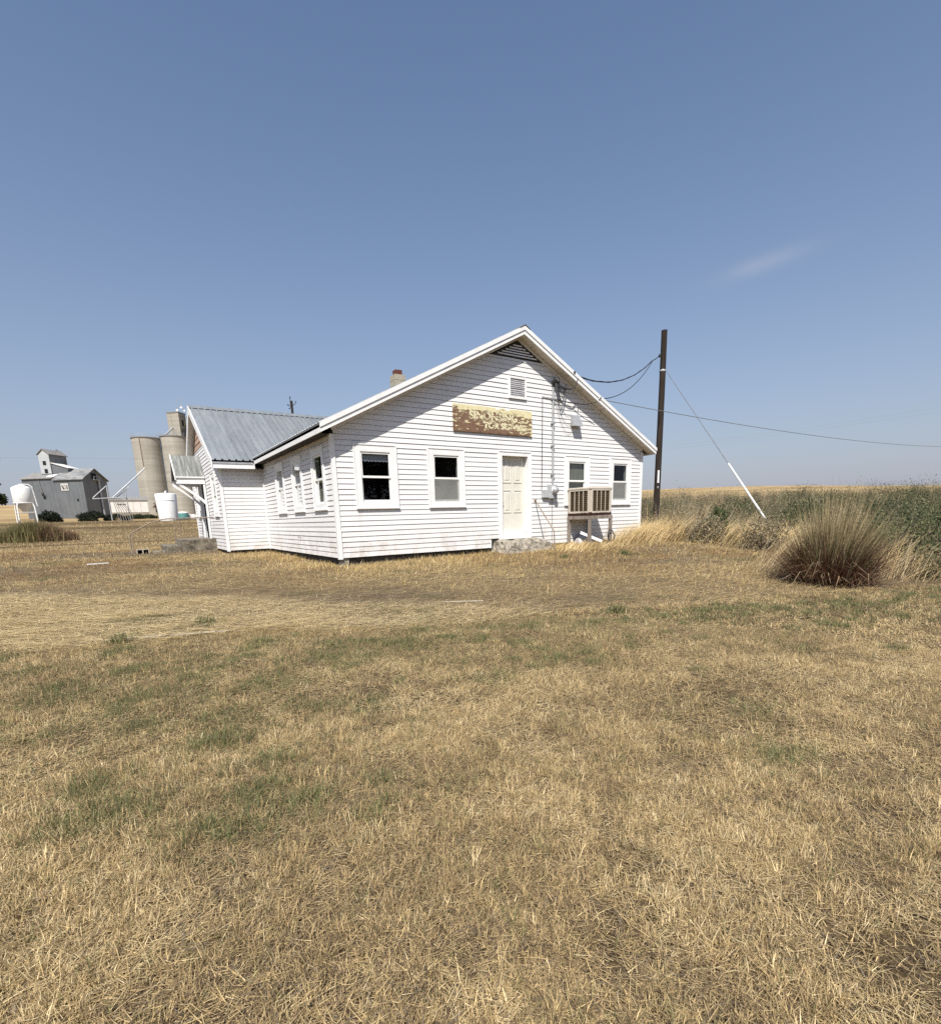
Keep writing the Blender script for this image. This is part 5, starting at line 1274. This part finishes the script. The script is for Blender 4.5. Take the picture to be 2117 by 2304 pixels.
    w = S(-.05, .35, t) * (1 - S(1.0, 2.1, t + .45 * (x + .8))) * S(1.3, -.8, x) * S(.36, .66, fbm(x * .35 - y * .1, t * 1.6, 1.0, 8, 4)); k = (rng.random(N) < w * .75 + .10 * S(-.05, .3, t) * (1 - S(3, 6, t)) * S(.5, .65, fbm(x * .2, t * 1.5, 1.0, 28, 3))) & ~inside_house(x, y)
    x, y = x[k], y[k]; n = len(x); yaw = -.30 + rng.normal(0, .33, n) + np.where(rng.random(n) < .5, 0, np.pi)
    tag(blade_mesh('straw_windrow', np.stack([x, y, gz(x, y) + .01 + .07 * rng.random(n) ** 2], 1), rng.uniform(.12, .38, n), rng.uniform(.004, .0085, n), yaw, rng.uniform(1.40, 1.66, n), pick(n, [(.74, .61, .34), PALE, (.60, .46, .22), TAN], [3, 4, 4, 2], .14), 'grass_blade', tri=True), 'pale raked windrow of straw across the yard at the left', 'straw', kind='stuff')
    N = 90000; x, y, r = wedge(N, 8, 22, 5, 62); d_ = np.where(x < 0, 1.5 * np.hypot(x, np.minimum(y, 0)), -y); k = (d_ > .0) & (x > -1.5) & (x < 11) & (rng.random(N) < np.exp(-np.clip(d_, 0, 9) / 1.5) * (.4 + S(.35, .6, fbm(x, y, 1.1, 18, 3)))) & ~inside_house(x, y)
    x, y = x[k], y[k]; n = len(x)
    tag(blade_mesh('golden_stubble', np.stack([x, y, gz(x, y) - .004], 1), rng.uniform(.05, .17, n), rng.uniform(.005, .010, n), rng.uniform(0, 6.28, n), np.abs(rng.normal(.75, .4, n)), pick(n, [(.60, .44, .18), (.52, .37, .15), PALE, TAN], [4, 3, 2, 2], .14), 'grass_blade', bend=rng.uniform(.5, 1, n)), 'golden dry stubble along the foot of the front wall', 'grass', kind='stuff')
    # field beyond the yard, left
    N = 160000; x, y, r = wedge(N, 28, 64, -16, 9); k = ~inside_house(x, y); x, y, r = x[k], y[k], r[k]; n = len(x)
    g = S(.5, .65, fbm(x, y, .18, 23, 3)) * S(35, 60, r)
    c = pick(n, [(.33, .245, .13), (.42, .32, .175), TAN, (.26, .185, .10)], [3, 3, 2, 2]) * (.55 + .9 * S(.35, .65, fbm(x * .15, y, .45, 66, 4)))[:, None]; c = np.where((rng.random(n) < g * .6)[:, None], pick(n, [OLIVE, GREEN], [3, 1]), c)
    tag(blade_mesh('field_grass', np.stack([x, y, gz(x, y) - .01], 1), rng.uniform(.05, .17, n), rng.uniform(.014, .03, n), rng.uniform(0, 6.28, n), np.abs(rng.normal(1.0, .4, n)), c, 'grass_blade', tri=True), 'rough dry grass on the field rising towards the elevator', 'grass', kind='stuff')
yard()
def weeds():
    # tall weeds on the right, plant by plant: each crown throws up a sheaf of stems with leaves or seed heads
    NC = 13000; x, y, r = wedge(NC, 7, 75, 46, 86); az = np.degrees(np.arctan2(x - CAM.x, y - CAM.y))
    rmin = np.interp(az, [46, 54, 60, 66, 70, 75, 84], [15.4, 15.4, 13.9, 12.0, 9.9, 8.3, 7.4]) + 1.8 * (fbm(x, y, .7, 12, 3) - .5)
    k = (r > rmin) & (x > W_ + .2) & (rng.random(NC) < np.clip(19 / r, .3, 1) ** 1.2) & (np.hypot(x - 5.98, y + 7.55) > .75)
    x, y, r, az, rmin = x[k], y[k], r[k], az[k], rmin[k]; n = len(x)
    into = r - rmin; front = np.exp(-into / 1.0)
    gpat = fbm(x, y, .30, 29, 3) + .22 * S(63, 72, az) * S(1.0, 3.5, into) - .05
    kind = rng.random(n)
    isg = kind < S(.42, .66, gpat) * .66
    size = fbm(x, y, .35, 37, 3)
    hh = (.30 + 1.35 * S(.25, .75, size)) * rng.uniform(.45, 1.35, n) * np.where(isg, 1.05, .95) * np.clip(.42 + into / 1.7, .3, 1)
    c = pick(n, [(.25, .215, .14), (.34, .285, .19), (.38, .285, .155), (.19, .17, .105), (.50, .38, .20), (.24, .16, .095)], [5, 4, 2.5, 4, 1.6, 2.2], .18)
    c = np.where(isg[:, None], pick(n, [(.115, .12, .058), (.08, .088, .042), (.165, .155, .08), (.10, .10, .055)], [3, 2.5, 2.5, 2], .16), c)
    per = 22; i = np.repeat(np.arange(n), per); m = len(i)
    a = rng.uniform(0, 6.28, m); rad = .10 + .22 * hh; q = np.sqrt(rng.random(m)) * rad[i]
    px = x[i] + q * np.cos(a); py = y[i] + q * np.sin(a)
    tilt = rng.normal(0, .22, n); ty = rng.uniform(0, 6.28, n)
    lean = np.abs(rng.normal(.30, .26, m)) + .35 * q / rad[i] + np.abs(tilt[i]) + .5 * front[i] * rng.random(m); yaw = np.where(rng.random(m) < .6, a + rng.normal(0, .5, m), ty[i] + rng.normal(0, .4, m))
    sc = np.clip(r / 15, .8, 2.4)
    H = hh[i] * rng.uniform(.45, 1.15, m); cc = c[i] * (1 + rng.normal(0, .15, (m, 1))).clip(.6, 1.5)
    o = blade_mesh('tall_weeds', np.stack([px, py, gz(px, py) - .01], 1), H, rng.uniform(.005, .012, m) * sc[i], yaw, lean.clip(0, 1.5), cc, 'grass_blade', bend=rng.uniform(.3, .9, m))
    tag(o, 'mass of tall olive and straw weeds right of the house', 'weeds', kind='stuff')
    # leaves up the stems
    pl = np.where(isg, 34, 10); i = np.repeat(np.arange(n), pl); m = len(i); a = rng.uniform(0, 6.28, m); z = np.sqrt(rng.random(m)); q = np.sqrt(rng.random(m)) * (.16 + .32 * hh[i]) * (.5 + .6 * z)
    lx = x[i] + q * np.cos(a); ly = y[i] + q * np.sin(a)
    P = np.stack([lx, ly, gz(lx, ly) + .05 + hh[i] * z * rng.uniform(.75, 1.0, m)], 1)
    o = leaf_mesh('weed_leaves', P, rng.uniform(.018, .048, m) * sc[i], c[i] * (1 + rng.normal(0, .22, (m, 1))).clip(.5, 1.6), updir=np.array([0, 0, .4]))
    tag(o, 'leaves and seed heads on the tall weeds right of the house', 'leaves', kind='stuff')
weeds()
def straw_clumps():
    # lodged straw by the right corner of the house and along the weeds' edge, each clump a plant
    spots = [(8.9, -1.0, .62, 'dry straw clump leaning by the cooler stand'), (9.9, -.9, .60, 'dry straw clump before the right house corner'), (10.9, -.75, .78, 'tall dry straw clump just past the right house corner'), (11.6, -2.6, .75, 'lodged golden straw clump left of the green shrub'), (12.3, -3.9, .70, 'lodged golden straw clump right of the green shrub'), (11.6, -4.9, .6, 'low lodged straw clump between green shrub and big tussock'), (10.3, -5.3, .55, 'low lodged straw clump just behind the big tussock'), (6.7, -1.15, .22, 'short dry grass clump left of the cooler stand'), (7.1, -6.3, .7, 'dry straw clump touching the back of the big tussock'), (7.9, -8.0, .75, 'dry straw clump right of the big tussock'), (8.9, -6.9, .85, 'tall dry straw clump behind the right side of the big tussock'), (9.3, -8.6, .8, 'dry straw clump before the dark green shrub')]
    for (x, y, h, lab) in spots:
        n = 1100; px = x + rng.normal(0, .50, n); py = y + rng.normal(0, .30, n)
        c = pick(n, [STRAW, PALE, (.58, .42, .19), TAN], [4, 4, 4, 2]); k = py < -.05
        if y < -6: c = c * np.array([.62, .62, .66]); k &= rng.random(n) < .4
        px, py, c = px[k], py[k], c[k]; n = len(px)
        yaw = -.35 + 1.6 * (fbm(px, py, 1.2, 77, 2) - .5) + rng.normal(0, .30, n); lean = np.clip(rng.normal(1.15, .25, n), .2, 1.75)
        tag(blade_mesh('straw_clump', np.stack([px, py, gz(px, py) - .01], 1), h * rng.uniform(.7, 1.7, n), rng.uniform(.007, .014, n), yaw, lean, c, 'grass_blade', bend=rng.uniform(.4, .8, n)), lab, 'grass clump', 'lodged straw clumps')
straw_clumps()
def shrub(name, c, rad, n, ls, cols, wts, label, cat='shrub', group=None, stems=9, lump=.45, dense=.0):
    z0 = float(gz(c[0], c[1])); t = thing(name, (c[0], c[1], z0), label, cat, group)
    d = rng.normal(size=(n, 3)); d /= np.linalg.norm(d, axis=1)[:, None]; d[:, 2] = np.abs(d[:, 2]) * 1.0 - .12
    az = np.arctan2(d[:, 1], d[:, 0]); f = 1 + lump * (fbm(az * 2.2 + c[0] * 3, d[:, 2] * 3.0 + c[1], 1.0, 7, 3) - .5) * 2
    rr = f * np.cbrt(rng.uniform(.12 + dense, 1, n))
    P = np.stack([c[0] + d[:, 0] * rad[0] * rr, c[1] + d[:, 1] * rad[1] * rr, z0 + rad[2] * .12 + d[:, 2] * rad[2] * rr], 1)
    P[:, 2] = np.maximum(P[:, 2], gz(P[:, 0], P[:, 1]) + .02)
    q = np.floor(P / (ls * 4)); clump = (np.sin(q @ np.array([12.9, 78.2, 37.7])) * 43758.5) % 1
    k = clump > .22; P = P[k]; clump = clump[k]
    cc = pick(len(P), cols, wts, .2) * (.75 + .5 * clump[:, None])
    leaf_mesh('crown', P, rng.uniform(.6, 1.3, len(P)) * ls, cc, parent=t, updir=np.array([0, 0, .5]))
    m = MB()
    for i in range(stems):
        a = i / stems * 6.28 + random.random(); e = Vector((c[0] + rad[0] * .7 * math.cos(a), c[1] + rad[1] * .7 * math.sin(a), z0 + rad[2] * random.uniform(.5, .95)))
        b = Vector((c[0] + .05 * math.cos(a), c[1] + .05 * math.sin(a), z0 - .05)); mid = b.lerp(e, .5) + Vector((0, 0, .1 * rad[2])); m.tube([b, mid, e], [.012 * rad[2] + .006, .008 * rad[2] + .004, .003], 5)
    m.build('stem', 'bark', t)
    return t
GR = [(.085, .115, .042), (.055, .080, .030), (.12, .14, .06)]
shrub('green_shrub', (11.9, -1.9), (.42, .42, 1.0), 5200, .075, GR, [3, 2, 2], 'small upright green shrub at the foot of the utility pole', group='green shrubs among the weeds', lump=.3)
rs = [((11.6, -7.6), (1.0, .9, 1.25), 'dark green leafy shrub at the right edge of the photo'), ((13.4, -6.3), (1.3, 1.2, 1.35), 'broad dark green shrub behind the big tussock'), ((15.6, -7.2), (1.5, 1.3, 1.45), 'large green shrub far behind the right edge of the tussock'), ((17.5, -4.5), (1.4, 1.2, 1.3), 'green shrub in the weeds behind the guy wire foot'), ((20.5, -1.0), (1.3, 1.2, 1.2), 'green shrub in the weeds between pole and guy wire'), ((24, -6.6), (2.2, 1.8, 1.6), 'distant green shrub near the right skyline'), ((30, 7), (2.0, 1.6, 1.2), 'distant low green shrub right behind the utility pole')]
for c, rad, lab in rs: shrub('green_shrub', c, rad, 15000 if c[0] < 16 else 7000, .042 if c[0] < 16 else .09, [(.075, .090, .042), (.055, .068, .032), (.115, .118, .06), (.19, .165, .095)], [3, 3, 2, 1], lab, group='green shrubs among the weeds', stems=8) if c[0] != 11.6 else shrub('green_shrub', (11.9, -7.9), (.9, .8, 1.05), 12000, .042, [(.085, .095, .045), (.06, .07, .034), (.13, .125, .065), (.22, .185, .105)], [3, 3, 2, 1.5], lab, group='green shrubs among the weeds', stems=8)
for i in range(9):
    a_ = R((55, 58.5, 61, 63.5, 66, 69, 72, 75, 78)[i]); q_ = (19, 17.5, 22, 16.5, 19, 15.5, 13.6, 15, 12.5)[i]
    c_ = (CAM.x + q_ * math.sin(a_), CAM.y + q_ * math.cos(a_)); h_ = (.9, .85, 1.25, .95, 1.3, 1.2, 1.15, 1.5, 1.2)[i]
    dry = i in (0, 1, 3, 5)
    shrub('weed_bush', c_, (h_ * .8, h_ * .75, h_), 3600, .055, [(.25, .21, .135), (.33, .27, .175), (.19, .165, .10)] if dry else [(.10, .118, .05), (.07, .09, .038), (.14, .145, .07)], [3, 2, 3], (('dry grey-brown ' if dry else 'leafy green ') + 'bushy weed ' + ('just right of the utility pole', 'left of the foot of the guy wire', 'far behind the white guard tube', 'below the white guard tube', 'between guard tube and big tussock', 'behind the left side of the big tussock', 'behind the right side of the big tussock', 'standing tall right of the big tussock', 'nearest the right edge of the photo')[i]), 'bush', 'dry bushy weeds' if dry else 'green bushy weeds', stems=14, lump=.6)
# weed mound in the yard at the far left, dark shrubs before the elevator, tree at the left edge
def mound():
    n = 9000; cx, cy = -8.85, 31.3
    t = thing('weed_mound', gpt(cx, cy), 'olive and reddish mound of weeds at the left side of the yard', 'weeds')
    px = cx + rng.normal(0, 1.0, n).clip(-2.1, 2.1); py = cy + rng.normal(0, .5, n); f = np.exp(-((px - cx) / 1.7) ** 2)
    c = np.where((px > cx + .3)[:, None] & (rng.random((n, 1)) < .7), pick(n, [(.20, .11, .07), (.15, .10, .06), TAN], [3, 2, 1]), pick(n, [(.20, .17, .075), (.15, .145, .06), (.27, .21, .10)], [3, 3, 2]))
    blade_mesh('stem_mass', np.stack([px, py, gz(px, py)], 1), (.35 + 1.0 * f) * rng.uniform(.5, 1.1, n), rng.uniform(.015, .035, n), rng.uniform(0, 6.28, n), np.abs(rng.normal(.45, .3, n)), c, 'grass_blade', parent=t)
mound()
DK = [(.022, .030, .016), (.014, .02, .011), (.03, .036, .018)]
shrub('dark_shrub', (-14.6, 103.1), (1.75, 1.4, 1.75), 6000, .22, DK, [3, 3, 1], 'dark rounded shrub before the lit wall of the grain elevator', group='dark shrubs by the elevator', lump=.25)
shrub('dark_shrub', (-8.6, 103.4), (2.4, 1.5, 1.75), 6000, .22, DK, [3, 3, 1], 'wide dark shrub before the shaded end of the grain elevator', group='dark shrubs by the elevator', lump=.3)
shrub('dark_shrub', (-4.9, 103.6), (2.0, 1.2, 1.15), 4000, .22, DK, [3, 3, 1], 'low dark shrub below the white spouts', group='dark shrubs by the elevator', lump=.3)
shrub('dark_shrub', (-.6, 118), (3.2, 1.2, .9), 4000, .24, [(.05, .06, .028), (.035, .045, .02)], [1, 1], 'low green hedge-like shrub before the white shed', group='dark shrubs by the elevator', lump=.4)
def tree(c, h, rad, label, n=9000, name='broadleaf_tree', group=None):
    z0 = float(gz(*c)); t = thing(name, (c[0], c[1], z0), label, 'tree', group)
    m = MB(); m.tube([(c[0], c[1], z0 - .3), (c[0] + .1, c[1], z0 + h * .35), (c[0], c[1] + .1, z0 + h * .7)], [h * .032, h * .022, h * .008], 10)
    cents = []
    for i in range(16):
        a = random.uniform(0, 6.28); q = random.uniform(.25, .85); zz = z0 + h * random.uniform(.35, .9)
        e = Vector((c[0] + rad * q * math.cos(a), c[1] + rad * q * math.sin(a), zz)); cents.append((e, rad * random.uniform(.28, .45)))
        m.tube([(c[0], c[1], z0 + h * random.uniform(.25, .6)), tuple(e)], [h * .010, h * .003], 6)
    m.build('trunk', 'bark', t)
    k = n // len(cents); P = []
    for e, r in cents:
        d = rng.normal(size=(k, 3)); d /= np.linalg.norm(d, axis=1)[:, None]; P.append(np.array(e) + d * r * np.cbrt(rng.uniform(.2, 1, (k, 1))))
    P = np.concatenate(P); leaf_mesh('crown', P, rng.uniform(.3, .75, len(P)), pick(len(P), [(.05, .065, .025), (.035, .05, .02), (.07, .085, .035)], [2, 2, 1]), parent=t)
tree((-27.6, 137.0), 9.0, 3.0, 'dark tree just showing at the left edge of the photo', 6000)
for i, (c, h, r_) in enumerate((((-20.2, 58), 11, 4.6), ((-22.8, 72), 13, 5), ((-23.5, 86), 14, 5), ((-29, 64), 13, 5), ((14, -44), 11, 5), ((24, -52), 13, 6), ((33, -46), 10, 4.5), ((6, -56), 9, 4))):
    tree(c, h, r_, ('tree of the windbreak left of the photo, mirrored in the side windows' if i < 4 else 'tree behind the camera mirrored dark in the front windows'), 8000, group='trees mirrored in the side windows' if i < 4 else 'trees mirrored in the front windows')

def tussock():
    # big bunchgrass: upright tan stalks above a skirt of brown drooping dead leaves
    cx, cy = 5.98, -7.55; z0 = float(gz(cx, cy))
    t = thing('grass_tussock', (cx, cy, z0), 'huge dry bunchgrass tussock with brown drooping base and tan stalks', 'tussock')
    def part(nm, n, spread, H, W, leanm, leans, cols, wts, b0, b1, drift=.0):
        a = rng.uniform(0, 6.28, n); q = np.sqrt(rng.random(n)) * spread; px = cx + q * np.cos(a); py = cy + q * np.sin(a)
        lob = 1 + .5 * (fbm(np.cos(a) * 1.3 + 5, np.sin(a) * 1.3 + 5, 1.6, 5, 3) - .5)      # uneven sheaves round the crown
        yaw = a + rng.normal(0, .55, n); lean = np.clip(rng.normal(leanm, leans, n) * (.35 + .85 * q / spread) * lob, .01, 2.3)
        dx = np.cos(yaw) * lean + drift; dy = np.sin(yaw) * lean - drift * .6; yaw = np.arctan2(dy, dx); lean = np.hypot(dx, dy)
        return blade_mesh(nm, np.stack([px, py, gz(px, py) - .01], 1), rng.uniform(*H, n) * (1.15 - .3 * q / spread) * lob ** .5, rng.uniform(*W, n), yaw, lean, pick(n, cols, wts, .2), 'grass_blade', parent=t, bend=rng.uniform(b0, b1, n))
    part('stalks', 1450, .36, (.75, 1.75), (.006, .013), .36, .22, [(.30, .235, .125), (.40, .32, .18), (.23, .185, .095), (.47, .38, .22)], [4, 3, 3, 2], .5, 1.0, .13)
    part('green_leaves', 700, .40, (.6, 1.3), (.008, .015), .5, .26, [(.15, .15, .07), (.19, .18, .085)], [1, 1], .4, .9, .05)
    part('dead_skirt', 2000, .48, (.45, 1.15), (.009, .019), .80, .40, [(.13, .06, .036), (.18, .10, .062), (.085, .042, .028), (.28, .19, .125)], [4, 3, 3, 1.6], .5, 1.2)
    part('broken_leaves', 420, .55, (.5, 1.05), (.009, .017), 1.5, .6, [(.26, .175, .11), (.36, .27, .17), (.15, .085, .055)], [2, 2, 2], .15, .5)
    part('seed_stalks', 26, .34, (1.6, 2.3), (.004, .007), .22, .12, [(.37, .30, .18)], [1], .5, .8)
    part('bleached_leaves', 260, .60, (.35, .85), (.009, .017), 1.25, .5, [(.52, .43, .30), (.40, .31, .22)], [1, 1], .3, 1.0)
tussock()
# dead twig bush beside the house corner
def twigs():
    c = Vector((11.2, -1.55, float(gz(11.2, -1.55)))); m = MB()
    def grow(p, d, l, r, k):
        e = p + d * l; m.tube([p, p.lerp(e, .5) + Vector((random.uniform(-.03, .03), random.uniform(-.03, .03), 0)), e], [r, r * .8, r * .6], 5)
        if k:
            for _ in range(3): grow(e if _ < 2 else p.lerp(e, .6), (d + Vector((random.uniform(-.7, .7), random.uniform(-.7, .7), random.uniform(-.1, .5)))).normalized(), l * .68, r * .6, k - 1)
    for _ in range(4): grow(c, Vector((random.uniform(-.5, .5), random.uniform(-.5, .5), 1)).normalized(), .30, .012, 3)
    tag(m.build('dead_bush', 'dead_twig'), 'bare pale dead twig bush beside the right house corner', 'bush')
twigs()
# small green weeds and scraps on the yard
for i, (x, y, lab) in enumerate(((-3.35, -4.6, 'small dark green weed in the pale straw windrow'), (-4.2, -5.0, 'small green weed left of the windrow weed'), (4.9, -2.2, 'low green weed tuft before the front door'), (1.2, -7.0, 'green weed tuft on the edge of the lawn'), (6.6, -2.6, 'small green weed tuft right of the concrete step'))):
    n = 150; px = x + rng.normal(0, .06, n); py = y + rng.normal(0, .06, n)
    tag(blade_mesh('weed_tuft', np.stack([px, py, gz(px, py)], 1), rng.uniform(.06, .17, n), rng.uniform(.006, .012, n), rng.uniform(0, 6.28, n), np.abs(rng.normal(.7, .35, n)), pick(n, [DKGREEN, GREEN, OLIVE], [2, 3, 2]), 'grass_blade'), lab, 'weed', 'green weed tufts on the yard')
def plank(name, a, b, w, h, mat, lab, cat):
    za = float(gz(*a)) + .05; zb = float(gz(*b)) + .05
    tag(MB().bar((a[0], a[1], za), (b[0], b[1], zb), w, h).build(name, mat), lab, cat)
plank('white_board', (-4.95, 5.2), (-4.5, 5.32), .09, .02, 'trim', 'white board lying on the yard at the left', 'board')
plank('pale_stick', (-4.3, -4.95), (-3.2, -5.3), .010, .008, 'dead_twig', 'long thin pale stalk lying along the lawn edge at the left', 'stick')
plank('short_stick', (-.35, -5.2), (.15, -5.45), .012, .01, 'dead_twig', 'thin pale stalk lying below the front corner of the house', 'stick')
